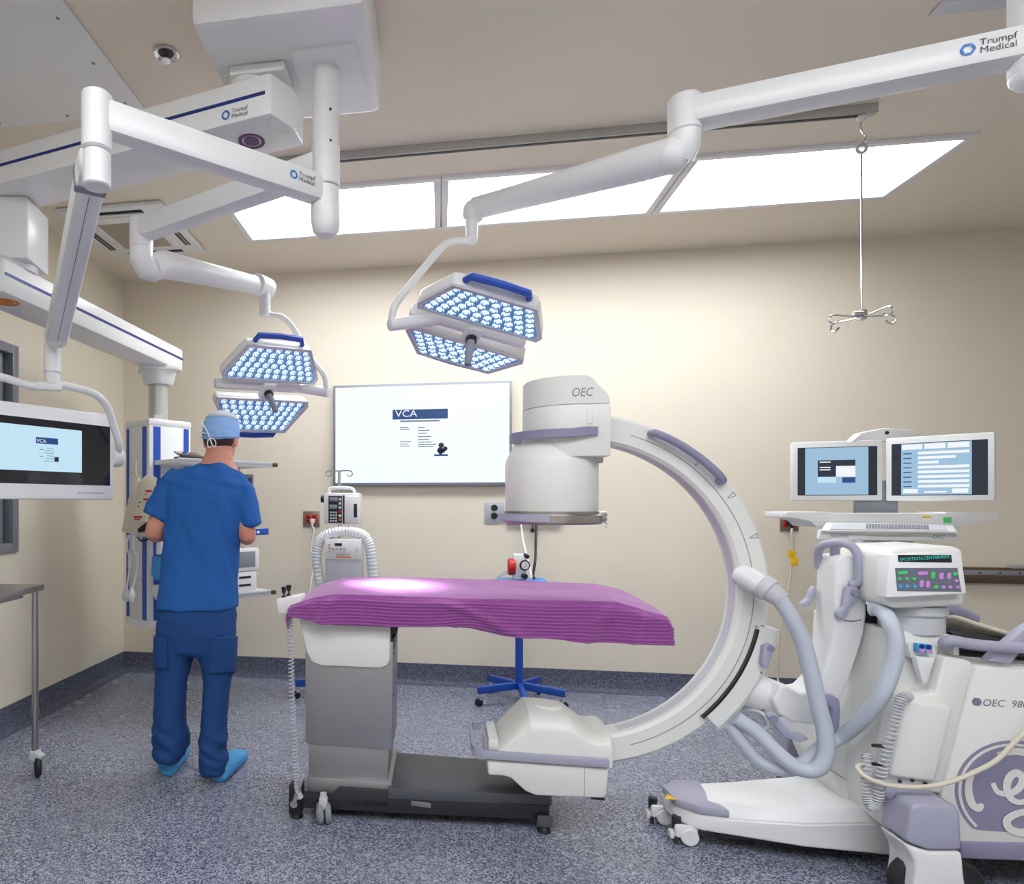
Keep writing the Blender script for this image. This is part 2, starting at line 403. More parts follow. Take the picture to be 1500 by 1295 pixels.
# rail and hanging infusion hook
ry = 3.19
t = thing('ceiling_track', 'slim silver ceiling track running in front of the light panels', 'ceiling track', (.6, ry, CZ - .04))
obj('rail', B().span((-1.1, ry - .02, CZ - .04), (1.9, ry + .02, CZ), .003), 'silver', t)
obj('channel', B().span((-1.1, ry - .008, CZ - .0425), (1.86, ry + .008, CZ - .0395)), 'black', t)
hx = py(1262, 200, ry).x
hz = py(1262, 458, ry).z
t = thing('infusion_hook', 'long thin steel rod with four looped hooks hanging from the ceiling track', 'infusion hook', (hx, ry, hz - .06))
obj('carrier', B().box((hx, ry, CZ - .05), (.035, .03, .016), None, .004).ball((hx, ry, CZ - .062), .010), 'white', t)
zt = CZ - .062
obj('swivel_hook', B().tube(smooth_path([(hx, ry, zt), (hx - .004, ry, zt - .03), (hx + .006, ry, zt - .055), (hx + .016, ry, zt - .07), (hx + .012, ry, zt - .09), (hx - .001, ry, zt - .105)]), .004, 8), 'chrome', t)
zr = zt - .125
obj('eye_ring', B().tube([V((hx + .018 * math.cos(a), ry, zr + .018 * math.sin(a))) for a in [i * math.pi / 9 for i in range(18)]], .007, 8, 0, False, True), 'shade', t)
obj('rod', B().cyl((hx, ry, hz - .01), (hx, ry, zr - .02), .0045, None, 10), 'chrome', t)
obj('hub', B().box((hx, ry, hz - .012), (.03, .03, .045), None, .004).cyl((hx - .04, ry - .01, hz - .01), (hx, ry - .01, hz - .01), .014, None, 12), 'chrome', t)
for k, an in enumerate((0.15, math.pi + .2, -1.35, 1.9)):
    d = V((math.cos(an), math.sin(an), 0)); c0 = V((hx, ry, hz - .02)); L = .12
    tip = c0 + d * L - UP * .0
    pts = [c0, c0 + d * (L * .6) + UP * .004, tip + UP * .008, tip + d * .025 + UP * .0, tip + d * .026 - UP * .022, tip + d * .004 - UP * .03, tip - d * .014 - UP * .016]
    obj('hook', B().tube(smooth_path(pts, 4), .0042, 8), 'chrome', t)
# grey panel at the ceiling edge on the right
p = pz(1360, 20, CZ)
solo('ceiling_hatch', B().span((p.x, p.y - .5, CZ - .012), (p.x + .62, p.y, CZ - .001), .003), 'shade', 'grey ceiling hatch above the right lamp arm', 'hatch')
# ================================================================ overhead booms and lamps
def hexlogo(o, right, up, sz, parent, txt=True, th=None):
    """ring of a hexagon in blue with two lines of small lettering beside it"""
    right = V(right).normalized(); up = V(up).normalized(); n = right.cross(up); c = V(o) + right * sz * .5 + up * sz * .5 + n * .001
    b = B()
    for k in range(6):
        a0 = math.pi / 3 * k + .06; a1 = math.pi / 3 * (k + 1) - .06
        q = [c + (right * math.cos(a) + up * math.sin(a)) * r for a, r in ((a0, sz * .5), (a1, sz * .5), (a1, sz * .3), (a0, sz * .3))]
        b.prism(q, -n * .0008)
    obj('logo_mark', b, 'logo', parent)
    if txt:
        h = (th or sz) * .9
        text('Trumpf\nMedical', V(o) + right * sz * 1.2, right, up, h, 'ink', parent, None)

MZ = 2.85
def camxy(x, d, z): return cs(x, d, z)
shd = 2.24; sh = pd(477, 200, shd)          # lamp shaft axis
sx, sy = sh.x, sh.y
# ---- ceiling cover
A = camxy(-.463, 2.053, MZ); C_ = camxy(.187, 2.511, MZ)
x0, y0, x1, y1 = A.x, A.y - .01, C_.x, C_.y
t = thing('ceiling_mount', 'big white ceiling cover box carrying the booms and the vertical lamp shaft', 'ceiling mount', (sx, sy, 2.28))
obj('housing', B().span((x0, y0, MZ), (x1, y1, CZ), .035), 'cool', t)
obj('mounting_plate', B().span((sx - .105, sy - .11, MZ - .012), (sx + .12, sy + .12, MZ + .004), .004), 'cool', t)
shb = 2.288
b = B().cyl((sx, sy, 2.48), (sx, sy, MZ), .046, None, 32, 0, .002)
shaft = obj('shaft', b, 'cool', t)
for px, yy in ((484, 160), (484, 206)): obj('screw', disc(pd(px, yy, shd - .045), -FW, .005, .003, 10), 'ink', shaft)
# ---- equipment boom: two beams, drop column, hanging tower
zb, ztp = 2.636, 2.778
nr = camxy((396 - PX0) / FPX * 2.15, 2.15, 0); nl = camxy((0 - PX0) / FPX * 2.623, 2.623, 0)
fr = camxy((437 - PX0) / FPX * 2.361, 2.361, 0)
bd = (nl - nr).normalized(); bw = V((-bd.y, bd.x, 0)); bw = bw if bw.dot(fr - nr) > 0 else -bw
Wd = .225; nl2 = nr + bd * 1.72
tc_ = camxy(-1.138, 4.144, 0)
boom = thing('equipment_boom', 'white two-beam ceiling boom with navy stripes holding the blue-trimmed equipment tower', 'equipment boom', (tc_.x, tc_.y, .55))
poly = [nr, nr + bw * Wd * .5 - bd * .035, nr + bw * Wd - bd * .02, nl2 + bw * Wd, nl2]
bm1 = obj('beam', B().prism([p + UP * zb for p in poly], UP * (ztp - zb), .012), 'cool', boom)
sf = -bw * .0012
obj('stripe', B().prism([nr + bd * .02 + UP * 2.705 + sf, nr + bd * .02 + UP * 2.717 + sf, nl2 + UP * 2.717 + sf, nl2 + UP * 2.705 + sf], bw * .003), 'navy', bm1)
kc = nr + bd * .13 + bw * Wd * .5
obj('pivot', B().cyl(kc + UP * (ztp - .01), kc + UP * (MZ + .002), .085, None, 32, 0, .006).box(kc + bd * -.04 + UP * (MZ - .02), (.2, .16, .036), None, .01), 'cool', boom)
rc = nr + bd * .14 + bw * .12 + UP * (zb - .001)
b = B().lathe(rc, [(.0, .0), (.028, .0), (.028, -.002), (0, -.002)], None, 28).lathe(rc, [(.036, 0), (.048, 0), (.048, -.002), (.036, -.002), (.036, 0)], None, 28)
obj('marker_ring', b, 'violet', bm1)
hexlogo(nr + bd * .19 + UP * 2.652 + sf, -bd, UP, .034, bm1, True, .036)
cc = camxy(-1.43, 2.83, 0)
dcol = obj('drop_column', B().box(cc + UP * ((2.37 + zb) / 2), (.25, .22, zb - 2.37), M.Rotation(.2, 3, 'Z'), .012), 'cool', boom)
obj('pivot', B().cyl(cc + UP * 2.335, cc + UP * 2.385, .115, None, 32, 0, .006), 'shade', boom)
z2, z3 = 2.20, 2.345
e0 = camxy(-1.362, 2.64, 0); e1 = camxy(-1.003, 4.247, 0)
d2 = (e1 - e0).normalized(); l2 = V((-d2.y, d2.x, 0))
poly = [e0, e0 + l2 * .21, e1 + l2 * .21 - d2 * .0, e1 + l2 * .16 + d2 * .03, e1 + d2 * .03 + l2 * .05, e1]
lb = obj('beam', B().prism([p + UP * z2 for p in poly], UP * (z3 - z2), .014), 'cool', boom)
s2 = -l2 * .0012
obj('stripe', B().prism([e0 + d2 * .01 + UP * 2.272 + s2, e0 + d2 * .01 + UP * 2.286 + s2, e1 + UP * 2.286 + s2, e1 + UP * 2.272 + s2], l2 * .003), 'navy', lb)
rc = e0 + d2 * .12 + l2 * .085 + UP * (z2 - .001)
b = B().lathe(rc, [(.0, .0), (.03, .0), (.03, -.002), (0, -.002)], None, 24).lathe(rc, [(.04, 0), (.052, 0), (.052, -.002), (.04, -.002), (.04, 0)], None, 24)
obj('marker_ring', b, 'orange', lb)
obj('collar', B().cyl(tc_ + UP * 2.09, tc_ + UP * z2, .095, .115, 32, 0, .01).box(tc_ + UP * 2.19, (.24, .24, .03), M.Rotation(.5, 3, 'Z'), .006), 'white', boom)
tb = obj('drop_tube', B().cyl(tc_ + UP * 1.83, tc_ + UP * 2.10, .062, None, 32), 'silver', boom)
p = tc_ - FW * .062 + RT * .01
obj('warning_label', B().box(tc_ - FW * .0615 + RT * .015 + UP * 1.875, (.045, .006, .032), M.Rotation(YAW, 3, 'Z')), 'white', tb)
# tower: square turned corner-on to the viewer
cn = (-FW).normalized(); rg = RT
tz0, tz1 = .555, 1.854; hd = .207
F0 = tc_ + cn * hd; R0 = tc_ + rg * hd * 1.02; L0 = tc_ - rg * hd * 1.02; K0 = tc_ - cn * hd
sq = [F0, R0, K0, L0]
obj('tower_cabinet', B().prism([p + UP * (tz0 + .03) for p in sq], UP * (tz1 - tz0 - .07), .01), 'white', boom)
for z_, h_ in ((tz0, .045), (tz1 - .045, .045)):
    obj('end_cap', B().prism([tc_ + (p - tc_) * 1.03 + UP * z_ for p in sq], UP * h_, .012), 'white', boom)
def faceq(p, q, u0, u1, z0, z1, off, mt, name, par=boom):
    d = q - p; n = V((d.y, -d.x, 0)).normalized()
    if n.dot(-FW) < 0: n = -n
    a = p + d * u0 + n * off; c = p + d * u1 + n * off
    return obj(name, B().prism([a + UP * z0, c + UP * z0, c + UP * z1, a + UP * z1], -n * .006), mt, par)
for (u0, u1) in ((.06, .16), (.74, .90)): faceq(L0, F0, u0, u1, tz0 + .05, tz1 - .05, .004, 'blue', 'blue_strip')
for (u0, u1) in ((.10, .26), (.82, .94)): faceq(F0, R0, u0, u1, tz0 + .05, tz1 - .05, .004, 'blue', 'blue_strip')
for u, (p_, q_) in ((.5, (L0, F0)), (.55, (F0, R0))):
    for z_ in (1.52, 1.18, .85): faceq(p_, q_, .18 if u == .5 else .28, .72 if u == .5 else .8, z_, z_ + .004, .0015, 'shade', 'seam')
# shelves, square to the tower
sc = camxy((261 - PX0) / FPX * 3.75, 3.75, 0)
sR = (camxy(-.40, 4.19, 0) - sc); sL = (camxy(-1.33, 4.19, 0) - sc)
for k, (zz, cut) in enumerate(((1.565, 1.0), (.735, .98))):
    P = [sc, sc + sR * cut, sc + sR * cut + sL * .55, sc + sL * .98]
    shf = obj('shelf', B().prism([p + UP * zz for p in P], UP * .028, .004), 'white', boom)
    d = sR.normalized(); e = P[1]
    obj('rail_end', B().box(e + UP * (zz + .014) + d * .012, (.03, .03, .026), M.Rotation(math.atan2(d.y, d.x), 3, 'Z'), .003), 'bronze', shf)
    obj('edge_rail', B().prism([p + UP * (zz - .006) for p in (sc, sc + sR * cut, sc + sR * cut + V((-d.y, d.x, 0)) * .012, sc + V((-d.y, d.x, 0)) * .012)], UP * .038, .002), 'shade', shf)
dz = 1.135
drw = obj('drawer', B().prism([p + UP * dz for p in (sc + sR * .15 + sL * .05, sc + sR * .93 + sL * .05, sc + sR * .93 + sL * .5, sc + sR * .15 + sL * .5)], UP * .03, .004), 'white', boom)
nS = V((sR.y, -sR.x, 0)).normalized(); nS = nS if nS.dot(-FW) > 0 else -nS
q0 = sc + sR * .2 + sL * .05 + nS * .012; q1 = sc + sR * .97 + sL * .05 + nS * .012
obj('drawer_front', B().prism([q0 + UP * (dz - .012), q1 + UP * (dz - .012), q1 + UP * (dz + .03), q0 + UP * (dz + .03)], -nS * .014, .003), 'blue', drw)
b = B()
for u in (.74, .79, .84): disc(q0.lerp(q1, u) + UP * (dz + .008), nS, .008, .003, 10, 0, b)
obj('drawer_buttons', b, 'scr_white', drw)

# ---- surgical lamps
LA, LB_, LH, LG = .26, .16, .21, .06
def surgical_lamp(label, c_cam, R_cam, fu, fl, arms, grp='ceiling surgical lamps', ring=True):
    # camera-frame pose (right, up, toward viewer) to room axes
    X = M((RT, UP, -FW)).transposed()
    c = V((0, 0, EYE)) + X @ V(c_cam); R = X @ M(R_cam)
    root = thing('surgical_lamp', label, 'surgical lamp', c, grp)
    def loc(x, y, z): return c + R @ V((x, y, z))
    for s, f in ((1, fu), (-1, fl)):
        def hp(x, y, z=0.0, s=s, f=f):      # point on this half: y above hinge offset, z outward
            return loc(x, s * (LG + y * math.cos(f) - z * math.sin(f)) if True else 0, y * math.sin(f) + z * math.cos(f))
        out = [(-LA, 0), (LA, 0), (LA + .01, .035), (LB_ + .012, LH), (-LB_ - .012, LH), (-LA - .01, .035)]
        nv = (hp(0, 0, 1) - hp(0, 0, 0)).normalized()
        half = obj('lamp_half', B().prism([hp(x, y, -.065) for x, y in out], nv * .06, .012), 'cool', root)
        rim = B(); inn = [(-LA + .02, .012), (LA - .02, .012), (LA - .014, .04), (LB_ - .002, LH - .014), (-LB_ + .002, LH - .014), (-LA + .014, .04)]
        n6 = 6; vs = [hp(x, y, -.006) for x, y in out] + [hp(x, y, .006) for x, y in out] + [hp(x, y, .006) for x, y in inn] + [hp(x, y, -.006) for x, y in inn]
        fs = []
        for k in range(4):
            for i in range(6): fs.append((k * 6 + i, k * 6 + (i + 1) % 6, ((k + 1) % 4) * 6 + (i + 1) % 6, ((k + 1) % 4) * 6 + i))
        rim.add(vs, fs); obj('rim', rim, 'shade', half)
        obj('reflector', B().prism([hp(x, y, -.004) for x, y in inn], nv * .003), 'lens_dark', half)
        # lenses
        rows = [(10, .028), (10, .059), (9, .090), (8, .121), (8, .152), (7, .182)]
        Rm = M((hp(1, 0) - hp(0, 0), hp(0, 1) - hp(0, 0), nv)).transposed()
        for ri, (cnt, yy) in enumerate(rows):
            hw = (LA - .03) + ((LB_ - .016) - (LA - .03)) * (yy / (LH - .01))
            for q in range(cnt):
                xx = -hw + 2 * hw * q / (cnt - 1)
                inst('lens', LENS, M.Translation(hp(xx, yy, -.001)) @ Rm.to_4x4(), half)
        # blue grip bar along the outer edge
        g = B().tube([hp(-LB_ + .03, LH + .002, -.03), hp(-LB_ + .045, LH + .036, -.03), hp(0, LH + .042, -.03), hp(LB_ - .045, LH + .036, -.03), hp(LB_ - .03, LH + .002, -.03)], [.014, .016, .016, .016, .014], 8)
        obj('grip', g, 'blue', half)
    obj('hinge_bar', B().bar(loc(-LA - .02, 0, -.035), loc(LA * .9, 0, -.035), .05, .055, .014), 'white', root)
    obj('handle_mount', B().box(loc(0, 0, .0), (.07, .11, .05), R, .01), 'white', root)
    hh = obj('sterile_handle', B().cyl(loc(0, 0, .02), loc(0, 0, .17), .019, .014, 16, 0, .004), 'grey', root)
    obj('collar', B().cyl(loc(0, 0, .02), loc(0, 0, .045), .024, None, 16), 'black', hh)
    arms(root, loc)
    # the lamp's own light
    ld = bpy.data.lights.new('lamp_beam', 'SPOT'); ld.energy = LAMP_W; ld.spot_size = math.radians(19); ld.spot_blend = 1.0; ld.shadow_soft_size = .12; ld.color = (.93, .97, 1)
    lo = bpy.data.objects.new('lamp_beam', ld); COL.objects.link(lo); lo.parent = root
    tgt = V((-.20, 2.95, .93)); pos = loc(0, 0, .25)
    lo.matrix_local = M.Translation(pos - c) @ (pos - tgt).to_track_quat('Z', 'Y').to_matrix().to_4x4()
    return root
b = B().lathe((0, 0, 0), [(.0168, 0), (.0165, .004), (.0140, .008)], None, 12, 0)
b.lathe((0, 0, 0), [(.0140, .008), (.0088, .0045)], None, 12, 1).lathe((0, 0, 0), [(.0088, .0045), (.005, .008), (0, .009)], None, 12, 0)
LENS = b.mesh('lens'); LENS.materials.append(MT['lens_hot']); LENS.materials.append(MT['lens_mid']); LENS.shade_smooth()

def arm_box(name, p0, p1, w_, h_, par, m='cool', bev=.018): return obj(name, B().bar(p0, p1, w_, h_, bev), m, par)
def left_arms(root, loc):
    z = 2.51
    a = V((sx, sy, z)); e = pd(207, 330, 2.775); e.z = z
    obj('shaft_ring', B().cyl((sx, sy, 2.43), (sx, sy, 2.575), .05, None, 32, 0, .003), 'cool', root)
    arm_box('extension_arm', a, e, .085, .09, root)
    obj('knuckle', B().cyl(e + UP * -.085, e + UP * .05, .05, None, 24, 0, .006), 'white', root)
    e2 = V((e.x, e.y, 2.385)); d = (pd(388, 418, 3.4) - e2).normalized()
    obj('elbow', B().tube([e2 + UP * .05, e2 + UP * .0, e2 - UP * .035 + d * .03, e2 - UP * .045 + d * .08], [.048, .052, .052, .045], 16).ball(e2 + d * .02 - UP * .02, .054), 'white', root)
    f = pd(384, 420, 3.4)
    obj('spring_arm', B().tube([e2 - UP * .03 + d * .05, e2.lerp(f, .15), e2.lerp(f, .5), e2.lerp(f, .85), f], [.058, .062, .054, .048, .046], 14), 'white', root)
    obj('fork_joint', B().cyl(f + RT * -.03 - FW * .05, f + RT * .03 + FW * .05, .056, None, 20, 0, .008).cyl(pd(388, 464, 3.4), pd(388, 420, 3.4), .030, None, 18, 0, .004), 'white', root)
    pts = [pd(388, 455, 3.4), pd(398, 462, 3.4), pd(412, 464, 3.4), pd(426, 476, 3.42), pd(443, 503, 3.44), pd(460, 530, 3.44), pd(472, 545, 3.42), pd(477, 556, 3.42), pd(478, 572, 3.42)]
    obj('yoke', B().tube(smooth_path(pts, 4), .016, 12), 'white', root)
    obj('yoke_joint', B().cyl(loc(LA * .75, 0, -.035), pd(482, 575, 3.42), .024, .027, 18, 0, .004), 'white', root)
surgical_lamp('open white surgical lamp with blue grips hanging above the person in scrubs', (-.358, .599, -3.406),
    ((0.883, 0.332, 0.33), (0.029, 0.664, -0.747), (-0.468, 0.67, 0.577)), -.053, .166, left_arms)

def right_arms(root, loc):
    z = 2.52; d0 = 1.98
    e = pd(1003, 180, d0); zz = EYE + (737 - 170) * d0 / FPX; e.z = zz
    far_d = (zz - EYE) * FPX / (737 - 66); a = pd(1515, 66, far_d + .0); a.z = zz
    ar = arm_box('extension_arm', e, a, .09, .085, root)
    ud = (a - e).normalized(); nn = V((ud.y, -ud.x, 0)); nn = nn if nn.dot(-FW) > 0 else -nn
    hexlogo(pd(1415, 73, 1) * 0 + e.lerp(a, .79) + nn * .0465 - UP * .018, ud, UP, .034, ar, True, .042)
    obj('pivot_shaft', B().cyl(a - UP * .075, V((a.x, a.y, CZ)), .05, None, 28, 0, .004).ball(a - UP * .075, (.05, .05, .04)), 'white', root)
    obj('knuckle', B().cyl(e - UP * .06, e + UP * .058, .048, None, 24, 0, .008), 'white', root)
    f = pd(697, 305, 2.7); k0 = pd(984, 228, 2.0)
    obj('elbow', B().tube([e - UP * .05, e - UP * .085, k0 + RT * .02], [.045, .046, .05], 16).ball(k0, .055), 'white', root)
    obj('spring_arm', B().tube([k0, k0.lerp(f, .12), k0.lerp(f, .5), k0.lerp(f, .85), f], [.054, .055, .05, .046, .046], 14), 'white', root)
    q = pd(691, 350, 2.7); q0 = pd(691, 310, 2.7)
    obj('fork_joint', B().ball(q0 + RT * .01, .05).cyl(q, q0, .024, .03, 18, 0, .003).ball(q, .026), 'white', root)
    pts = [pd(689, 353, 2.7), pd(676, 352, 2.7), pd(658, 355, 2.7), pd(645, 365, 2.7), pd(620, 394, 2.68), pd(595, 425, 2.66), pd(580, 445, 2.66), pd(575, 460, 2.66), pd(574, 478, 2.66)]
    obj('yoke', B().tube(smooth_path(pts, 4), .0155, 12), 'white', root)
    obj('yoke_joint', B().cyl(pd(570, 476, 2.66), loc(-LA * .6, 0, -.03), .026, .028, 18, 0, .004), 'white', root)
    b = B()
surgical_lamp('tilted white surgical lamp with blue grips above the wall screen', (.585, .72, -2.729),
    ((0.965, 0.165, -0.206), (-0.257, 0.411, -0.875), (-0.06, 0.896, 0.439)), .182, -.222, right_arms)

# ---- monitor on its own arm
t = thing('monitor_boom', 'white jointed ceiling arm carrying the flat monitor at the left edge', 'monitor arm', pd(85, 560, 2.85))
za = 2.415
a = V((sx, sy, za)); e = pd(142, 165, 1.80); e.z = za
obj('shaft_ring', B().cyl((sx, sy, 2.365), (sx, sy, 2.425), .0495, None, 32, 0, .002).lathe((sx, sy, 2.26), [(0, 0), (.03, .002), (.046, .02), (.052, .05), (.052, .105), (0, .105)], None, 28), 'cool', t)
ar = arm_box('extension_arm', a, e, .07, .095, t)
ud = (e - a).normalized(); nn = V((-ud.y, ud.x, 0)); nn = nn if nn.dot(-FW) > 0 else -nn
hexlogo(a.lerp(e, .215) + nn * .0362 - UP * .012, -ud, UP, .030, ar, True, .036)
obj('knuckle', B().cyl(e - UP * .10, e + UP * .062, .042, None, 28, 0, .006), 'white', t)
k0 = pd(137, 240, 1.82); f = pd(83, 492, 2.66)
obj('elbow', B().cyl(e - UP * .20, e - UP * .102, .038, None, 24, 0, .004).ball(k0, (.045, .045, .055)), 'white', t)
sa = obj('spring_arm', B().bar(k0, f, .085, .075, .018), 'white', t)
dd = (f - k0).normalized(); un = (UP - dd * dd.z).normalized()
obj('clip', B().bar(k0.lerp(f, .055), k0.lerp(f, .085), .088, .078, .004), 'grey', sa)
obj('seam', B().bar(k0.lerp(f, .09) - un * .0375, f - un * .0375, .0016, .002), 'ink', sa)
g = pd(77, 560, 2.72); g.z = EYE + (737 - 560) * 2.72 / FPX
h0 = V((g.x, g.y, f.z - .02))
obj('hanger', B().ball(f, .05).cyl(g + UP * .04, h0 + UP * .0, .036, .033, 20, 0, .003).cyl(g - UP * .01, g + UP * .045, .030, None, 18, 0, .003), 'white', t)
# monitor plane
m0 = pd(-120, 563, 2.34); m1 = pd(167, 608, 3.02)          # top edge (left end lies beyond the picture)
mr = (m1 - m0); mr.z = 0; mr.normalize(); mn = mr.cross(UP)     # mn faces the viewer
top = m1.z; bot = pd(167, 732, 3.02).z; R1 = V((m1.x, m1.y, 0)); L1 = R1 - mr * .66
b = B().box((R1 + L1) / 2 + UP * (top + bot) / 2 - mn * .03, (.66, .06, top - bot), M((mr, -mn, UP)).transposed(), .008)
mon = obj('monitor_case', b, 'white', t)
def mq(u0, v0, u1, v1, off, mt, name):          # u from right edge leftward, v from top down, metres
    o = R1 - mr * u1 + UP * (top - v1) + mn * off
    return obj(name, quad(o, mr, UP, u1 - u0, v1 - v0, 0), mt, mon)
HT = top - bot
mq(.022, .058, .638, HT - .065, .0012, 'lcd', 'display')
mq(.17, .09, .54, HT - .12, .0022, 'scr_cyan', 'screen_image')
mq(.285, .135, .385, .162, .003, 'scr_mid', 'screen_banner')
text('VCA', R1 - mr * .383 + UP * (top - .158) + mn * .0035, mr, UP, .015, 'scr_white', mon)
for k in range(6): mq(.305, .178 + k * .011, .305 + .03 + (k % 3) * .008, .1805 + k * .011, .003, 'scr_line', 'screen_text_line')
for k in range(2): mq(.352, .185 + k * .03, .37, .188 + k * .03, .003, 'scr_line', 'screen_text_line')
mq(.282, .215, .302, .236, .003, 'scr_dark', 'screen_picture')
mq(.01, .012, .028, .026, .0012, 'navy', 'badge')
text('VISION', R1 - mr * .66 + UP * (top - .03) + mn * .001, mr, UP, .016, 'navy', mon) if False else None
obj('buttons', (lambda bb: [bb.box(R1 - mr * (.06 + .011 * k) + UP * (bot + .03) + mn * .001, (.005, .002, .004), M((mr, -mn, UP)).transposed()) for k in range(12)] and bb)(B()), 'grey', mon)
# tubular yoke round the monitor
pv = R1 + UP * (EYE + (737 - 668) * 3.0 / FPX)
kn = pv - mn * .03 + mr * .045
pts = [g - UP * .005, pd(110, 568, 2.78), pd(140, 578, 2.84), pd(157, 596, 2.9), pd(166, 622, 2.95), pd(174, 650, 3.0), kn]
obj('yoke', B().tube(smooth_path(pts, 5), .017, 12), 'white', t)
pts = [g - UP * .005, pd(50, 566, 2.70), pd(0, 552, 2.62), pd(-60, 540, 2.52), pd(-105, 560, 2.45), pd(-125, 600, 2.40), L1 - mr * .045 + UP * pv.z - mn * .03]
obj('yoke', B().tube(smooth_path(pts, 5), .017, 12), 'white', t)
obj('yoke_hub', B().bar(g + (pts[1] - g) * .9, g + RT * .04 - UP * .02, .035, .035, .008), 'white', t)
for c_, s_ in ((kn, 1), (L1 - mr * .045 + UP * pv.z - mn * .03, -1)):
    obj('tilt_knob', B().cyl(c_ - mr * .05 * s_, c_ + mr * .012 * s_, .048, None, 24, 0, .008), 'white', t)
# ================================================================ operating table and its towel
tow = bpy.data.materials.new('purple_towel'); tow.use_nodes = True
nt = tow.node_tree; pb = nt.nodes['Principled BSDF']; tcn = nt.nodes.new('ShaderNodeTexCoord')
n1 = nt.nodes.new('ShaderNodeTexNoise'); n1.inputs['Scale'].default_value = 260; n1.inputs['Detail'].default_value = 3
nt.links.new(tcn.outputs['Object'], n1.inputs['Vector'])
mx = nt.nodes.new('ShaderNodeMixRGB'); mx.inputs[1].default_value = lin('#742c78'); mx.inputs[2].default_value = lin('#a85aa9')
nt.links.new(n1.outputs['Fac'], mx.inputs[0]); nt.links.new(mx.outputs[0], pb.inputs['Base Color'])
pb.inputs['Roughness'].default_value = 0.9; pb.inputs['Sheen Weight'].default_value = 0.4
bp = nt.nodes.new('ShaderNodeBump'); bp.inputs['Strength'].default_value = 0.5; bp.inputs['Distance'].default_value = 0.003
nt.links.new(n1.outputs['Fac'], bp.inputs['Height']); nt.links.new(bp.outputs[0], pb.inputs['Normal'])
MT['towel'] = tow
YF, YB = 2.66, 3.20
def tabx(pts, Y):
    o = [py(a, b_, Y) for a, b_ in pts]; return [(p.x, p.z) for p in o]
FT = tabx([(424, 888), (436, 884), (458, 876), (486, 871), (560, 873), (650, 876), (748, 879), (840, 881), (905, 883), (935, 891), (978, 903)], YF)
FH = tabx([(424, 903), (445, 906), (492, 915), (568, 918), (640, 917), (690, 920), (740, 930), (840, 938), (920, 942), (978, 943)], YF - .015)
BT = tabx([(452, 868), (476, 854), (506, 846), (600, 846), (700, 848.5), (800, 852), (868, 855), (905, 862), (930, 872), (955, 884)], YB)
X0, X1 = FT[0][0], FT[-1][0]
NU = 190; rows = []
def prof_row(x, drop=0.0):
    zf = lerp_tab(FT, x); zh = lerp_tab(FH, x); zb_ = lerp_tab(BT, x); r = []
    u = (x - X0) / (X1 - X0)
    # back hang
    for k in range(12):
        s_ = k / 11; r.append(V((x, YB + .018 + .012 * math.sin(9 * u) , zb_ - .20 + .19 * s_)))
    for k in range(29):
        s_ = k / 28; y = YB + (YF - YB) * s_; z = zb_ + (zf - zb_) * s_ + .006 * math.sin(math.pi * s_)
        z += .004 * noise.noise(V((x * 6, y * 9, 1.3))) + .0016 * noise.noise(V((x * 22, y * 26, 4)))
        r.append(V((x, y, z)))
    K = 92; L = zf - zh
    for k in range(1, K + 1):
        s_ = k / K; z = zf - .004 - (L - .004) * s_
        y = YF - .012 * min(1, s_ * 8) - .016 * s_
        big = noise.noise(V((x * 5.0, z * 7, 8))) * .012 + noise.noise(V((x * 13, z * 16, 2))) * .005
        diag = math.exp(-((u - .50 - .22 * (s_ - .4)) / .035) ** 2) * .020 + math.exp(-((u - .86 + .06 * s_) / .02) ** 2) * .020 + math.exp(-((u - .94 + .03 * s_) / .012) ** 2) * .012 + math.exp(-((u - .125 + .03 * s_) / .018) ** 2) * .020 + math.exp(-((u - .05 - .04 * s_) / .014) ** 2) * .012
        zr = z + .006 * noise.noise(V((x * 4, 0, 5))) - .02 * math.exp(-((u - .5) / .06) ** 2) * (s_)
        rib = math.sin(2 * math.pi * zr / .0135)
        y -= (big + diag) * min(1, s_ * 4) + .0028 * rib * min(1, s_ * 5)
        r.append(V((x, y, z)))
    return r
for i in range(NU + 1):
    rows.append(prof_row(X0 + (X1 - X0) * i / NU))
def endrow(r, dx, dz): return [V((p.x + dx + .004 * math.sin(p.y * 60), p.y, max(p.z - dz, .80) if abs(p.y - 2.93) < .30 else p.z)) for p in r]
rows = [endrow(rows[0], -.004, .055), endrow(rows[0], -.012, .02)] + rows + [endrow(rows[-1], .010, .02), endrow(rows[-1], .004, .075)]
nv_ = len(rows[0]); tb_ = B()
tb_.add([p for r in rows for p in r], [(i * nv_ + j, i * nv_ + j + 1, (i + 1) * nv_ + j + 1, (i + 1) * nv_ + j) for i in range(len(rows) - 1) for j in range(nv_ - 1)])
blanket = solo('towel', tb_, 'towel', 'ribbed purple towel draped over the operating table', 'towel', sharp=80)
sm = blanket.modifiers.new('thick', 'SOLIDIFY'); sm.thickness = .004; sm.offset = -1

tx0, tx1 = X0 + .05, X1 - .07
t = thing('operating_table', 'operating table with steel column, white shroud and charcoal base under the purple towel', 'operating table', (-.3, 2.86, 0))
zt_ = lambda x: min(lerp_tab(FT, x), lerp_tab(BT, x)) - .012
b = B(); pr = []
for k in range(13):
    x = tx0 + (tx1 - tx0) * k / 12; pr.append(V((x, YF + .03, zt_(x))))
pr2 = pr + [V((p.x, p.y, .845)) for p in pr[::-1]]
obj('tabletop', b.prism(pr2, V((0, YB - YF - .05, 0)), .006), 'based', t)
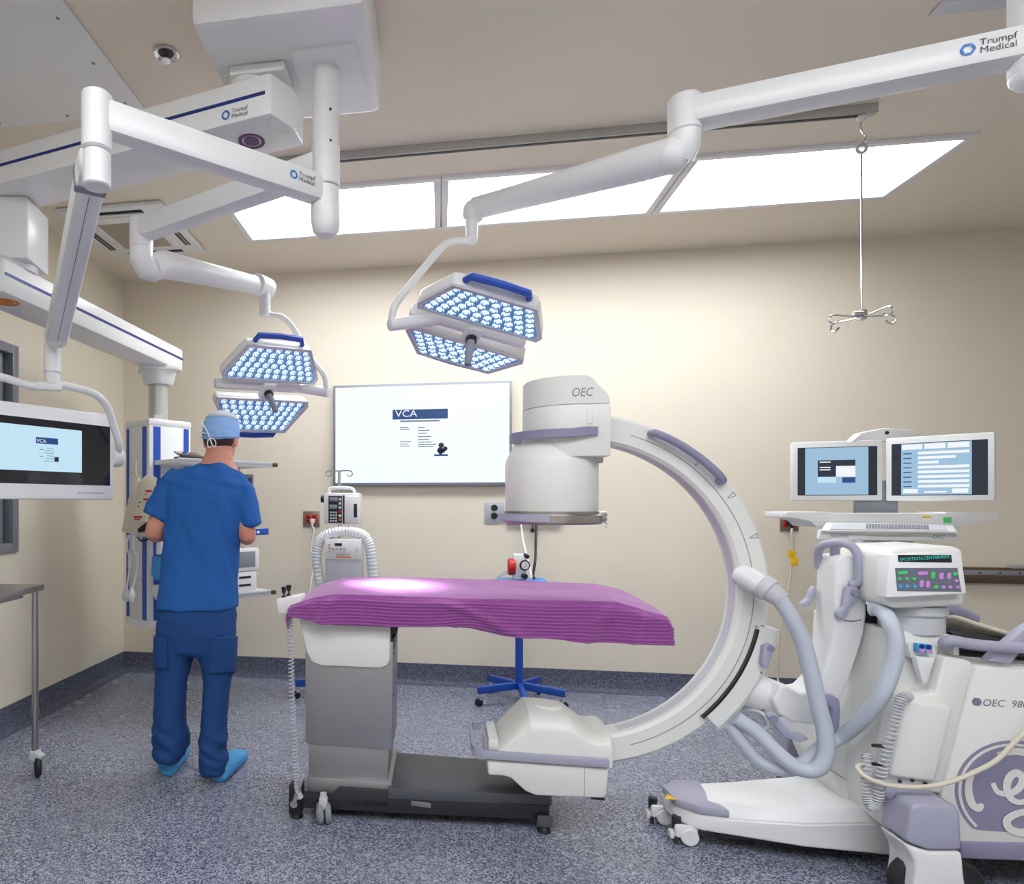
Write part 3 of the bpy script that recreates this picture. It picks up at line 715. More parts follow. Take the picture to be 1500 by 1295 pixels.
# column
cy = 2.70
c0 = [py(447, 975, cy), py(573, 980, cy), py(571, 1100, cy), py(447, 1092, cy)]
obj('column_sleeve', B().prism([py(447, 940, cy), py(576, 940, cy), py(574, 1099, cy), py(447, 1089, cy)], V((0, .30, 0)), .005), 'colsteel', t)
obj('column', B().prism([py(452, 1080, cy + .01), py(571, 1085, cy + .01), py(567, 1158, cy + .01), py(452, 1150, cy + .01)], V((0, .27, 0)), .004), 'colsteel', t)
sh_ = [py(437, 900, cy - .012), py(572, 905, cy - .012), py(571, 968, cy - .012), py(567, 975, cy - .012), py(558, 979, cy - .012), py(470, 975, cy - .012), py(457, 970, cy - .012), py(449, 955, cy - .012)]
obj('shroud', B().prism(sh_, V((0, .34, 0)), .006), 'shell', t)
obj('bellows_bracket', B().prism([py(573, 908, cy + .01), py(584, 908, cy + .01), py(582, 925, cy + .01), py(573, 932, cy + .01)], V((0, .2, 0)), .004).prism([py(573, 935, cy + .01), py(578, 935, cy + .01), py(576, 955, cy + .01), py(573, 957, cy + .01)], V((0, .2, 0)), .002), 'based', t)
for yy in (957, 1018, 1080): obj('screw', disc(py(576, yy, cy + .02) + V((.001, 0, 0)), (1, 0, 0), .006, .003, 8), 'ink', t)
# base plinth
bz = .155
pA = pz(440, 1178, .12); gx0, gx1 = -.585, .445
pl = [V((gx0 + .05, 2.69, 0)), V((-.20, 2.66, 0)), V((gx1, 2.70, 0)), V((gx1 + .02, 3.0, 0)), V((gx0 + .02, 3.06, 0))]
obj('base_cover', B().prism([V((-.56, 2.675, .10)), V((-.20, 2.68, .10)), V((-.20, 3.05, .10)), V((-.56, 3.05, .10))], UP * .065, .006), 'colsteel', t)
obj('base_plate', B().prism([V((-.215, 2.655, .105)), V((gx1, 2.70, .105)), V((gx1 + .02, 3.02, .105)), V((-.215, 3.05, .105))], UP * .045, .006), 'base', t)
prf = [V((-.585, 2.645, .045)), V((-.585, 2.645, .105)), V((-.45, 2.645, .105)), V((-.42, 2.645, .135)), V((-.21, 2.645, .135)), V((gx1 - .01, 2.645, .108)), V((gx1 - .01, 2.645, .05)), V((-.15, 2.645, .045))]
for dy in (0, .38): obj('side_rail', B().prism([V((p.x, p.y + dy + .05 * (p.x + .58) * (1 if dy == 0 else .3), p.z)) for p in prf], V((0, .03, 0)), .003), 'based', t)
obj('undercarriage', B().span((gx0 + .02, 2.70, .05), (gx1 - .02, 3.02, .10), .004), 'based', t)
pl_ = [py(602, 1175, 2.655), py(631, 1179, 2.655), py(631, 1186, 2.655), py(602, 1182, 2.655)]
obj('name_plate', B().prism([p + V((0, .012, 0)) for p in pl_], V((0, .012, 0)), .001), 'steel', t)
sp = [V((-.52 + .30 * i / 10, 2.668, .082)) for i in range(11)]
obj('spring', B().tube(helix(sp, .012, 22, 8), .003, 5), 'black', t)
# brake pedal bracket at the left end
q = pz(437, 1195, 0.0)
obj('end_bracket', B().span((-.63, 2.63, .02), (-.575, 2.70, .14), .006), 'black', t)
obj('brake_lever', B().bar((-.605, 2.625, .07), (-.565, 2.625, .20), .014, .018, .003).cyl((-.605, 2.62, .07), (-.605, 2.64, .07), .016, None, 14), 'chrome', t)
def caster_wheel(name, c, r, wd, par, m='rubber', ax=V((0, 1, 0)), hub='shade', twin=True):
    a = ax.normalized(); ob = None
    for s_ in ((-1, 1) if twin else (0,)):
        o_ = V(c) + a * s_ * wd * .62
        R_ = frame_of(a)
        ob = obj('wheel', B().lathe(o_, [(0, -wd * .42), (r * .55, -wd * .42), (r * .9, -wd * .42), (r, -wd * .2), (r, wd * .2), (r * .9, wd * .42), (r * .55, wd * .42), (0, wd * .42)], R_, 24), m, par)
        for e_ in (-1, 1): obj('hub_cap', B().cyl(o_ + a * e_ * wd * .40, o_ + a * e_ * wd * .47, r * .5, None, 16), hub, ob)
cw = pz(472, 1211, 0)
for (x, y) in ((cw.x, cw.y + .03), (cw.x, 3.03), ):
    f_ = obj('caster_fork', B().box((x, y, .085), (.035, .03, .05), None, .006).cyl((x, y, .10), (x, y, .125), .014, None, 14), 'shade', t)
    caster_wheel('wheel', (x, y, .042), .042, .026, t, 'grey', V((1, .35, 0)), 'shade')
for (x, y) in ((gx1 - .03, 2.705), (gx1 - .03, 3.0), (-.6, 2.66)):
    obj('levelling_foot', B().cyl((x, y, 0), (x, y, .025), .028, .022, 18, 0, .003).cyl((x, y, .025), (x, y, .06), .010, None, 10), 'black', t)
obj('foot_bracket', B().span((gx1 - .06, 2.675, .03), (gx1, 2.69, .075), .003), 'base', t)
# joystick box on the rail and its coiled lead
jb = py(417, 889, 2.72)
cb = obj('control_box', B().prism([py(404, 878, 2.70), py(440, 873, 2.70), py(440, 897, 2.70), py(407, 900, 2.70)], V((0, .11, 0)), .006), 'white', t)
for px_, y_, Y_ in ((416, 877, 2.735), (423, 874, 2.775)):
    p0 = py(px_, y_ + 1, Y_)
    j = obj('joystick', B().cyl(p0 - UP * .004, p0 + UP * .016, .017, .008, 14).cyl(p0 + UP * .016, p0 + UP * .03, .004, None, 10), 'black', cb)
    obj('knob', B().cyl(p0 + UP * .028, p0 + UP * .055, .009, .012, 14, 0, .002), 'black', j)
path = smooth_path([py(424, 902, 2.68), py(426, 960, 2.66), py(428, 1030, 2.64), py(432, 1100, 2.63), py(436, 1155, 2.63), py(440, 1168, 2.635)], 8)
obj('coiled_lead', B().tube(helix(path, .0115, 62, 10), .0028, 5), 'shade', t)
# ================================================================ things on and near the back wall
YW = WY
# wall screen
tl, tr, bl = py(488, 566, YW - .05), py(750, 556, YW - .05), py(489, 712, YW - .05)
zt1, zb1 = (tl.z + tr.z) / 2, bl.z; xl, xr = tl.x, tr.x
t = thing('wall_screen', 'large thin-framed wall screen glowing white behind the operating table', 'screen', ((xl + xr) / 2, YW - .04, zb1))
obj('bezel', B().span((xl, YW - .05, zb1), (xr, YW - .006, zt1), .004), 'scr_mid' if False else 'frame', t)
sc_ = obj('display', B().span((xl + .018, YW - .052, zb1 + .022), (xr - .018, YW - .049, zt1 - .018)), 'tv', t)
TVY = YW - .0535
def tvq(a, b_, c, d, mt, nm): 
    p = py(a, b_, TVY); q = py(c, d, TVY); return obj(nm, B().span((p.x, TVY, q.z), (q.x, TVY + .0012, p.z)), mt, sc_)
tvq(575, 600.5, 656, 613, 'scr_mid', 'screen_banner')
p = py(579, 611, TVY); text('VCA', p + V((0, -.001, 0)), (1, 0, 0), UP, .048, 'scr_white', sc_, .16)
tvq(586, 616, 644, 617.2, 'scr_line', 'screen_text_line')
for k, y in enumerate((626, 630, 634, 639, 643, 647, 650.5, 653.5)): tvq(612, y, 622 + (k * 7) % 11 + (8 if k > 4 else 0), y + 1.1, 'scr_line', 'screen_text_line')
for k, y in enumerate((626, 628.5, 646.5, 650, 653)): tvq(586, y, 598 + (k % 3) * 2, y + 1.0, 'scr_line', 'screen_text_line')
# small photograph on the page
tvq(636, 665.5, 656, 668, 'scr_mid', 'screen_picture')
pic = B(); random.seed(3)
for k in range(9):
    a = 643 + random.random() * 11; bb_ = 652 + random.random() * 11
    p = py(a, bb_, TVY - .001); pic.cyl(p, p + V((0, .001, 0)), .010 + random.random() * .012, None, 8)
obj('screen_picture', pic, 'scr_dark', sc_, kind='stuff')
# outlets
def outlet(name, px0, py0, px1, py1, m, lab, cat='wall outlet'):
    a = py(px0, py0, YW - .008); c = py(px1, py1, YW - .008)
    t = thing(name, lab, cat, ((a.x + c.x) / 2, YW - .005, c.z))
    obj('cover_plate', B().span((a.x, YW - .008, c.z), (c.x, YW - .0005, a.z), .002), m, t)
    return t, a, c
def sockets(t, a, c, m, us):
    for u in us:
        x = a.x + (c.x - a.x) * u; w2 = (c.x - a.x) * .16; z0 = c.z + (a.z - c.z) * .22; z1 = c.z + (a.z - c.z) * .80
        so = obj('receptacle', B().span((x - w2, YW - .013, z0), (x + w2, YW - .006, z1), .002), m, t)
        for zz in (z0 + (z1 - z0) * .3, z0 + (z1 - z0) * .7):
            obj('socket_hole', B().span((x - w2 * .45, YW - .0138, zz - .008), (x + w2 * .45, YW - .012, zz + .008), .001), 'black', so)
t, a, c = outlet('wall_outlet', 444, 749, 468, 772, 'plate', 'steel plate with red power sockets beside the infusion pump')
sockets(t, a, c, 'red', (.32, .7))
t2, a2, c2 = outlet('wall_outlet', 1143, 752, 1170, 778, 'plate', 'steel plate with red power sockets below the twin monitors')
sockets(t2, a2, c2, 'red', (.32, .7))
t3, a3, c3 = outlet('wall_outlet', 710, 735, 738, 767, 'greyplate', 'light grey socket plate with black round sockets left of the C-arm drum')
so = obj('receptacle', B().span((a3.x + .05, YW - .014, c3.z + .03), (c3.x - .05, YW - .006, a3.z - .02), .004), 'greyplate', t3)
for f_ in (.35, .72): obj('socket_hole', disc(((a3.x + c3.x) / 2, YW - .0135, c3.z + (a3.z - c3.z) * f_), (0, -1, 0), .024, .004, 18), 'black', so)
def plug_cord(lab, plug, pts, r, m, tag=None, pm='white'):
    t = thing('power_cord', lab, 'power cord', (plug.x, plug.y, pts[-1].z))
    obj('plug', B().box(plug + V((0, -.025, 0)), (.032, .045, .032), None, .008).cyl(plug + V((0, -.04, -.012)), plug + V((0, -.045, -.04)), .010, .006, 10), pm, t)
    obj('cable', B().tube(smooth_path(pts, 6), r, 8), m, t)
    if tag:
        for p in tag: obj('tag', B().box(p, (.045, .004, .05), M.Rotation(.1, 3, 'Y'), .001), 'yellow', t)
pp = py(459, 763, YW - .014)
plug_cord('white power cord hanging from the red sockets beside the infusion pump', pp, [pp + V((0, -.045, -.04)), py(460, 778, 4.72), py(455, 800, 4.73), py(459, 830, 4.73), py(456, 850, 4.70), py(452, 880, 4.65)], .006, 'white')
pp = py(1155, 766, YW - .014)
plug_cord('long power cord with yellow tags hanging from the red sockets below the monitors', pp, [pp + V((0, -.045, -.04)), py(1160, 780, 4.70), py(1162, 810, 4.72), py(1158, 840, 4.72), py(1152, 880, 4.72), py(1143, 920, 4.72), py(1139, 970, 4.72), py(1141, 1004, 4.70), py(1150, 1015, 4.60)], .0065, 'cream', [py(1160, 812, 4.71), py(1164, 823, 4.70)], 'black')
# slim rail under the C-arm drum
a = py(742, 763, YW - .02); c = py(824, 768, YW - .02)
t = thing('wall_rail', 'short steel wall rail with a black clip behind the C-arm drum', 'wall rail', ((a.x + c.x) / 2, YW - .02, c.z))
obj('rail', B().span((a.x, YW - .03, c.z), (c.x, YW - .012, a.z), .003), 'silver', t)
obj('backplate', B().span((a.x, YW - .013, c.z - .005), (a.x + .1, YW - .0005, a.z + .02), .002), 'greyplate', t)
for u in (.3, .75): obj('bracket', B().span((a.x + (c.x - a.x) * u - .01, YW - .013, c.z), (a.x + (c.x - a.x) * u + .01, YW - .0005, a.z)), 'silver', t)
k = py(780, 777, YW - .03)
obj('clip', B().box(k, (.025, .02, .03), None, .004).cyl(k, V((k.x, k.y, c.z)), .004, None, 8), 'black', t)
# dark equipment rail at the right
a = py(1404, 831, YW - .045); c = py(1620, 858, YW - .045)
t = thing('equipment_rail', 'dark bronze horizontal wall rail beside the control console', 'wall rail', ((a.x + c.x) / 2, YW - .03, c.z))
obj('rail', B().span((a.x, YW - .045, c.z), (c.x, YW - .0005, a.z), .006), 'bronze', t)
obj('slot_strip', B().span((a.x, YW - .047, c.z + .055), (c.x, YW - .043, c.z + .085), .001), 'grey', t)
for i in range(10): obj('slot_mark', disc((a.x + .12 + i * .11, YW - .048, c.z + .07), (0, -1, 0), .006, .002, 8), 'black', t)
obj('rail_bracket', B().prism([py(1483, 828, YW - .05), py(1500, 828, YW - .05), py(1500, 833, YW - .05), py(1483, 833, YW - .05)], V((0, .04, 0)), .002), 'silver', t)

# ---------------------------------------------------------------- five-legged blue stands
def star_stand(root, cx, cy_, phase, r, poletop, pole_r, legs=5, blk=True):
    obj('pole', B().cyl((cx, cy_, .10), (cx, cy_, poletop), pole_r, None, 18).cyl((cx, cy_, .10), (cx, cy_, min(.50, poletop)), pole_r * 1.25, None, 18), 'sblue', root)
    for k in range(legs):
        an = phase + 2 * math.pi * k / legs; d = V((math.cos(an), math.sin(an), 0))
        lg = obj('leg', B().bar(V((cx, cy_, .125)) + d * .0, V((cx, cy_, .105)) + d * r, .032, .045, .003), 'sblue', root)
        w_ = V((cx, cy_, 0)) + d * (r - .02); side = V((-d.y, d.x, 0))
        cas = obj('caster', B().cyl(w_ + UP * .055, w_ + UP * .09, .009, None, 10).box(w_ + UP * .052, (.03, .03, .02), M.Rotation(an, 3, 'Z'), .004), 'chrome', root)
        c_ = w_ + side * .0 + d * .012 + UP * .0265
        obj('wheel', B().lathe(c_, [(0, -.010), (.018, -.010), (.0265, -.006), (.0265, .006), (.018, .010), (0, .010)], frame_of(side), 18), 'rubber', cas)
bx, by = .515, 4.39
t = thing('gauge_stand', 'blue five-legged wheeled stand with a small tray behind the operating table', 'wheeled stand', (bx, by, 0))
tz = py(762, 851, by).z
star_stand(t, bx, by, -math.pi / 2 + .03, .29, tz, .020)
obj('tray', B().box((bx + .02, by, tz + .004), (.30, .22, .012), None, .004), 'skyblue', t)
g = py(761, 833, by - .02)
d_ = thing('pressure_gauge', 'white regulator with red side and round dial on the small tray', 'pressure gauge', (g.x, g.y, tz + .01))
zz0 = tz + .0105
obj('body', B().box((g.x, g.y, zz0 + .085), (.085, .09, .17), None, .014), 'white', d_)
obj('red_cap', B().cyl((g.x - .075, g.y - .02, zz0 + .085), (g.x - .03, g.y - .02, zz0 + .085), .055, None, 24, 0, .006), 'red', d_)
dl = obj('dial', disc((g.x + .025, g.y - .045, zz0 + .10), (.35, -1, 0), .034, .012, 24), 'black', d_)
obj('dial_face', disc(V((g.x + .025, g.y - .045, zz0 + .10)) + V((.35, -1, 0)).normalized() * .012, (.35, -1, 0), .026, .001, 24), 'white', dl)
obj('dial_needle', B().bar(V((g.x + .025, g.y - .045, zz0 + .10)) + V((.35, -1, 0)).normalized() * .0145 - UP * .018 - V((1, .35, 0)) * .008, V((g.x + .025, g.y - .045, zz0 + .10)) + V((.35, -1, 0)).normalized() * .0145 + UP * .018 + V((1, .35, 0)) * .008, .004, .001), 'ink', dl)
obj('knob', B().cyl((g.x + .02, g.y - .04, zz0 + .03), (g.x + .028, g.y - .075, zz0 + .03), .018, None, 16, 0, .003).cyl((g.x + .03, g.y - .03, zz0 + .165), (g.x + .045, g.y - .055, zz0 + .155), .014, None, 12), 'black', d_)
for k in range(2):
    obj('tubing', B().tube(smooth_path([V((g.x - .03, g.y + .02, zz0 + .05 + .02 * k)), py(745, 836 + 3 * k, by), py(733, 841 + 3 * k, by - .02), py(724, 848 + 2 * k, by - .03), V((bx - .14, by - .05, tz + .0165))], 5), .004, 8), 'shade', d_)
hoses = (([py(763, 765, YW - .02), py(766, 790, 4.7), py(772, 815, 4.6), py(778, 840, 4.5), V((bx + .08, by + .02, tz + .013))], .007, 'white', 'white hose dropping from the wall rail to the blue tray'),
         ([py(786, 766, YW - .02), py(785, 790, 4.7), py(784, 820, 4.55), py(781, 842, 4.5), V((bx + .10, by + .03, tz + .017))], .009, 'black', 'black hose dropping from the wall rail to the blue tray'))
for pts, r, m, lab in hoses: solo('gas_hose', B().tube(smooth_path(pts, 6), r, 8), m, lab, 'hose', 'hoses from the wall rail')

# ---------------------------------------------------------------- infusion stand with pump and warming unit
ix = py(497, 760, 4.30).x; iy = 4.30
t = thing('infusion_stand', 'steel infusion pole with looped hooks on blue legs left of the wall screen', 'infusion stand', (ix, iy, 0))
it = py(497, 690, iy).z
star_stand(t, ix, iy, math.pi + .12, .30, .45, .020)
obj('rod', B().cyl((ix - .0, iy, .44), (ix, iy, it), .010, None, 14), 'chrome', t)
for s_ in (-1, 1):
    c_ = V((ix, iy, it)); L = .075
    pts = [c_, c_ + V((s_ * L * .6, -.004, .002)), c_ + V((s_ * L, -.006, 0)), c_ + V((s_ * (L + .016), -.006, -.014)), c_ + V((s_ * (L + .008), -.006, -.034)), c_ + V((s_ * (L - .014), -.006, -.034)), c_ + V((s_ * (L - .022), -.006, -.018))]
    obj('hook', B().tube(smooth_path(pts, 4), .0042, 8), 'chrome', t)
Yp = iy - .16
a = py(474, 722, Yp); c = py(526, 768, Yp)
pmp = thing('infusion_pump', 'white infusion pump with black keypad clamped high on the infusion pole', 'infusion pump', ((a.x + c.x) / 2, iy - .1, c.z))
obj('case', B().span((a.x, Yp, c.z), (c.x, iy - .015, a.z - .0), .012), 'white', pmp)
obj('carry_handle', B().tube(smooth_path([V((a.x + .03, Yp + .06, a.z - .01)), V((a.x + .035, Yp + .06, a.z + .03)), V((c.x - .06, Yp + .06, a.z + .03)), V((c.x - .04, Yp + .06, a.z - .01))], 4), .012, 10), 'white', pmp)
u = c.x - a.x; v = a.z - c.z
def pq(u0, v0, u1, v1, th, mt, nm, par=pmp): return obj(nm, B().span((a.x + u * u0, Yp - th, a.z - v * v1), (a.x + u * u1, Yp + .002, a.z - v * v0), min(.002, th * .4)), mt, par)
kp = pq(.14, .10, .52, .96, .004, 'black', 'keypad')
pq(.17, .14, .40, .27, .006, 'grey', 'readout', kp); pq(.17, .38, .38, .52, .006, 'grey', 'readout', kp)
for i in range(3):
    for j in range(4): pq(.18 + .075 * i, .60 + .09 * j, .235 + .075 * i, .655 + .09 * j, .0065, 'shade', 'key', kp)
for j, m_ in enumerate(('white', 'white', 'white', 'red', 'white', 'orange')): pq(.43, .17 + .13 * j, .50, .25 + .13 * j, .0065, m_, 'key', kp)
dr = pq(.60, .12, .98, .95, .012, 'white', 'door'); pq(.86, .35, .95, .78, .016, 'black', 'latch', dr); pq(.55, .08, .60, .98, .008, 'black', 'door_gap')
obj('clamp_knob', B().cyl((a.x - .03, Yp + .07, a.z - .04), (a.x, Yp + .07, a.z - .04), .024, None, 16, 0, .004), 'black', pmp)
obj('pole_clamp', B().span((ix - .03, iy - .03, c.z + .05), (ix + .03, iy + .02, c.z + .12), .005), 'black', pmp)
# warming unit
Ye = iy - .20
a = py(476, 790, Ye); c = py(529, 850, Ye - .0)
wu = thing('patient_warmer', 'light grey patient warming unit with a ribbed white hose arched over it', 'patient warmer', ((a.x + c.x) / 2, iy - .11, c.z - .08))
obj('case', B().span((a.x, Ye, c.z - .08), (c.x, iy - .02, a.z), .014), 'shade', wu)
obj('face_panel', B().span((a.x - .002, Ye - .008, a.z - .13), (c.x + .002, Ye + .05, a.z + .002), .005), 'white', wu)
u = c.x - a.x
obj('label_strip', B().span((a.x + u * .30, Ye - .0095, a.z - .117), (a.x + u * .72, Ye - .006, a.z - .109)), 'orange', wu)
text('EQUATOR', (a.x + u * .32, Ye - .009, a.z - .106), (1, 0, 0), UP, .014, 'ink', wu, u * .38)
text('1', (a.x + u * .88, Ye - .009, a.z - .082), (1, 0, 0), UP, .026, 'orange', wu)
cp = obj('control_panel', B().span((a.x + u * .08, Ye - .011, a.z - .085), (a.x + u * .62, Ye - .006, a.z - .018), .001), 'cool', wu)
obj('readout', B().span((a.x + u * .28, Ye - .0125, a.z - .042), (a.x + u * .48, Ye - .010, a.z - .024)), 'black', cp)
for i, m_ in enumerate(('grey', 'grey', 'grey', 'grey')): obj('button', disc((a.x + u * (.24 + .1 * i), Ye - .011, a.z - .062), (0, -1, 0), .0055, .003, 10), m_, cp)
for z_, m_ in ((.035, 'red'), (.055, 'orange'), (.075, 'green')): obj('button', disc((a.x + u * .13, Ye - .011, a.z - z_), (0, -1, 0), .005, .003, 10), m_, cp)
hp_ = smooth_path([py(474, 872, Ye + .06), py(467, 845, Ye + .05), py(464, 815, Ye + .05), py(468, 795, Ye + .05), py(480, 783, Ye + .05), py(505, 778, Ye + .05), py(528, 782, Ye + .05), py(540, 796, Ye + .05), py(544, 820, Ye + .05), py(546, 850, Ye + .06), py(547, 872, Ye + .07)], 22)
rr = [.031 + (.0045 if i % 4 < 2 else 0) for i in range(len(hp_))]
obj('ribbed_hose', B().tube(hp_, rr, 14), 'rib', wu, 70)
obj('mount_bracket', B().span((ix - .03, iy - .03, a.z - .20), (ix + .03, iy + .02, a.z - .10), .004), 'black', wu)
# ---------------------------------------------------------------- steel table at the left edge
zt = .93
k1 = pz(65, 856, zt); k2 = pz(0, 871, zt)
ed = (k2 - k1).normalized(); pn = V((-ed.y, ed.x, 0)); pn = pn if pn.x < 0 else -pn
LT, DT = 1.0, .52
t = thing('steel_trolley', 'stainless steel instrument trolley with a caster leg at the left edge', 'trolley', k1 + ed * .3 - UP * zt)
cor = [k1, k1 + ed * LT, k1 + ed * LT + pn * DT, k1 + pn * DT]
obj('tabletop', B().prism([p - UP * .028 for p in cor], UP * .028, .004), 'steel', t)
ins = [k1 + ed * .03 + pn * .03, k1 + ed * (LT - .03) + pn * .03, k1 + ed * (LT - .03) + pn * (DT - .03), k1 + ed * .03 + pn * (DT - .03)]
obj('brace', B().bar(k1 + ed * .12 + pn * .05 - UP * .04, k1 + ed * .9 + pn * .05 - UP * .04, .03, .02, .003), 'steel', t)
for k, p in enumerate(ins):
    p = V((p.x, p.y, 0)); 
    obj('leg', B().cyl(p + UP * .12, p + UP * (zt - .026), .0155, None, 16).cyl(p + UP * .30, p + UP * .33, .019, None, 16), 'steel', t)
    hd_ = obj('caster', B().lathe(p + UP * .085, [(.016, .04), (.026, .035), (.03, .02), (.03, .0), (.0, 0)], None, 16).box(p + V((.02, -.01, .098)), (.055, .04, .045), M.Rotation(.5, 3, 'Y'), .008), 'shade', t)
    c_ = p + V((.018, -.006, .054))
    obj('wheel', B().lathe(c_, [(0, -.016), (.03, -.016), (.046, -.014), (.054, -.006), (.054, .006), (.046, .014), (.03, .016), (0, .016)], frame_of(V((.75, .6, 0))), 22), 'rubber', hd_)
# ================================================================ mobile C-arm x-ray machine
Y0 = 2.74; YC = 2.68                     # machine centre line, near face of the C
cx_, cz_, RO, RI = .5426, .988, .699, .588
ca = thing('c_arm', 'white mobile C-arm x-ray machine with lavender handles reaching round the operating table', 'x-ray machine', (1.45, Y0, 0))
CC = V((cx_, YC, cz_)); XU = V((1, 0, 0)); YU = V((0, 1, 0))
ch = .012; dp = .125
sect = [(RO - ch, 0), (RO, ch), (RO, dp - ch), (RO - ch, dp), (RI + ch, dp), (RI, dp - ch), (RI, ch), (RI + ch, 0)]
arc_o = obj('arc', B().arc(CC, XU, UP, YU, sect, -1.42, 1.42, 72), 'shell', ca)
obj('groove', B().arc(CC, XU, UP, YU, [(.638, -.0012), (.6405, -.0012), (.6405, .002), (.638, .002)], -1.26, 1.26, 60), 'grey', arc_o)
obj('track', B().arc(CC, XU, UP, YU, [(RI - .001, .035), (RI - .001, .09), (RI + .003, .09), (RI + .003, .035)], -1.3, 1.3, 60), 'shade', arc_o)
for px_, y_ in ((1023, 677), (1072, 726), (1105, 786), (1113, 919)):
    p = py(px_, y_, YC - .0008); d = (p - CC); d.y = 0; d.normalize(); tg = V((-d.z, 0, d.x)); b = B()
    q = [p - d * .018, p + d * .012 + tg * .009, p + d * .012 - tg * .009]
    for i in range(3): b.bar(q[i], q[(i + 1) % 3], .0016, .001, 0, 0, V((0, 1, 0)))
    obj('angle_mark', b, 'ink', arc_o)
# grab bar on the arc
def on_arc(a, r, y): return V((cx_ + r * math.cos(a), y, cz_ + r * math.sin(a)))
h0 = py(955, 634, YC); h1 = py(1056, 702, YC)
a0 = math.atan2(h0.z - cz_, h0.x - cx_); a1 = math.atan2(h1.z - cz_, h1.x - cx_); rh = .672
pts = [on_arc(a0, rh, YC + .01), on_arc(a0, rh, YC - .03)] + [on_arc(a0 + (a1 - a0) * k / 10, rh, YC - .042) for k in range(1, 10)] + [on_arc(a1, rh, YC - .03), on_arc(a1, rh, YC + .01)]
obj('grab_bar', B().tube(smooth_path(pts, 3), .0155, 12), 'lavd', ca)

# ---- image intensifier
Ym = Y0
def cyl_x(pxl, pxr, Y): return py(pxl, 740, Y).x, py(pxr, 740, Y).x
xl_, xr_ = cyl_x(740, 878, Y0 - .02); ccx = (xl_ + xr_) / 2; rd = (xr_ - xl_) / 2 * .985
zz = lambda yy: py(808, yy, Y0 - .1).z
ii = thing_part = obj('intensifier_drum', B().lathe((ccx, Y0, 0), [(0, zz(750)), (rd - .004, zz(750)), (rd, zz(747)), (rd, zz(676)), (rd - .006, zz(669)), (rd * .80, zz(648)), (0, zz(648))], None, 48), 'shell', ca)
obj('detector_ring', B().lathe((ccx, Y0, 0), [(0, zz(768)), (rd + .010, zz(768)), (rd + .018, zz(765)), (rd + .018, zz(755)), (rd + .006, zz(753)), (rd + .006, zz(749)), (0, zz(749))], None, 48), 'steel', ca)
cr_ = [V((ccx + (rd + .022) * math.cos(a), Y0 + (rd + .022) * math.sin(a), zz(758))) for a in [math.pi * 1.02 + math.pi * .42 * k / 10 for k in range(11)]]
obj('ring_guard', B().loft([[p + UP * .014, p + (p - V((ccx, Y0, p.z))).normalized() * .010 + UP * .014, p + (p - V((ccx, Y0, p.z))).normalized() * .010 - UP * .014, p - UP * .014] for p in cr_]), 'lav', ca)
lk = V((ccx + rd * .95, Y0 - rd * .34, zz(757)))
latch = obj('latch', B().box(lk + V((.01, -.01, 0)), (.03, .025, .045), None, .004).box(V((ccx + rd * .98, Y0 - rd * .25, zz(672))), (.025, .03, .03), None, .004), 'steel', ca)
chn = B()
for k in range(7): 
    c_ = lk + V((.022, -.02, .015 - k * .009)); chn.tube([c_ + (V((1, 0, 0)) if k % 2 else V((0, 1, 0))) * (.0045 * math.cos(a)) + UP * (.0065 * math.sin(a)) for a in [i * math.pi / 4 for i in range(8)]], .0014, 5, 0, False, True)
obj('chain', chn, 'chrome', latch, kind='stuff')
# upper housing: round at the left, square towards the arc, chamfered top
ux0, ux1 = py(767, 600, Y0 - .02).x, py(894, 600, Y0 - .17).x
ur = .172; ucx = ux0 + ur
plan = [V((ucx + ur * math.cos(a), Y0 + ur * math.sin(a), 0)) for a in [math.pi / 2 + math.pi * k / 20 for k in range(21)]] + [V((ux1, Y0 - ur, 0)), V((ux1, Y0 + ur, 0))]
zu = lambda yy: py(870, yy, Y0 - .17).z
ztop, zm, zlow = zu(548), zu(594), zu(668)
bm = bmesh.new(); lo = [bm.verts.new(p + UP * zm) for p in plan]; cut = ux1 - .075
hi = []
for p in plan:
    hi.append(bm.verts.new(V((min(p.x, cut), p.y, ztop)) if p.x < ux1 - .001 else V((p.x, p.y, ztop - .085))))
hi2 = [None, None]; n = len(plan)
# top ring with chamfer: extra vertices at the cut
va = bm.verts.new(V((cut, Y0 - ur, ztop))); vb = bm.verts.new(V((cut, Y0 + ur, ztop)))
bm.faces.new(lo)
for i in range(n):
    j = (i + 1) % n; vsq = [lo[i], lo[j], hi[j]]
    if i == 20: vsq = [lo[20], lo[21], hi[21], va, hi[20]]
    elif i == 22: vsq = [lo[22], lo[0], hi[0], vb, hi[22]]
    else: vsq = [lo[i], lo[j], hi[j], hi[i]]
    bm.faces.new(vsq)
bm.faces.new([hi[21], hi[22], vb, va]); bm.faces.new(hi[:21] + [va, vb])
bmesh.ops.recalc_face_normals(bm, faces=bm.faces[:])
bmesh.ops.bevel(bm, geom=[e for e in bm.edges if e.calc_face_angle(0) > .5], offset=.008, segments=2, affect='EDGES')
hb = B(); hb._bm(bm, 0)
hood = obj('intensifier_hood', hb, 'shell', ca)
obj('intensifier_collar', B().prism([p + UP * zlow for p in [V((ucx + (p.x - ucx) * 1.006, Y0 + (p.y - Y0) * 1.006, 0)) for p in plan]], UP * (zm - zlow + .006), .003), 'shell', ca)
text('OEC', py(838, 581, Y0 - ur - .001) , (1, 0, 0), UP, .033, 'inkg', hood, .078, shear=.2)
obj('cover_patch', B().box(py(864, 611, Y0 - ur * 1.012 - .001), (.022, .003, .05), None, .001), 'white', hood)
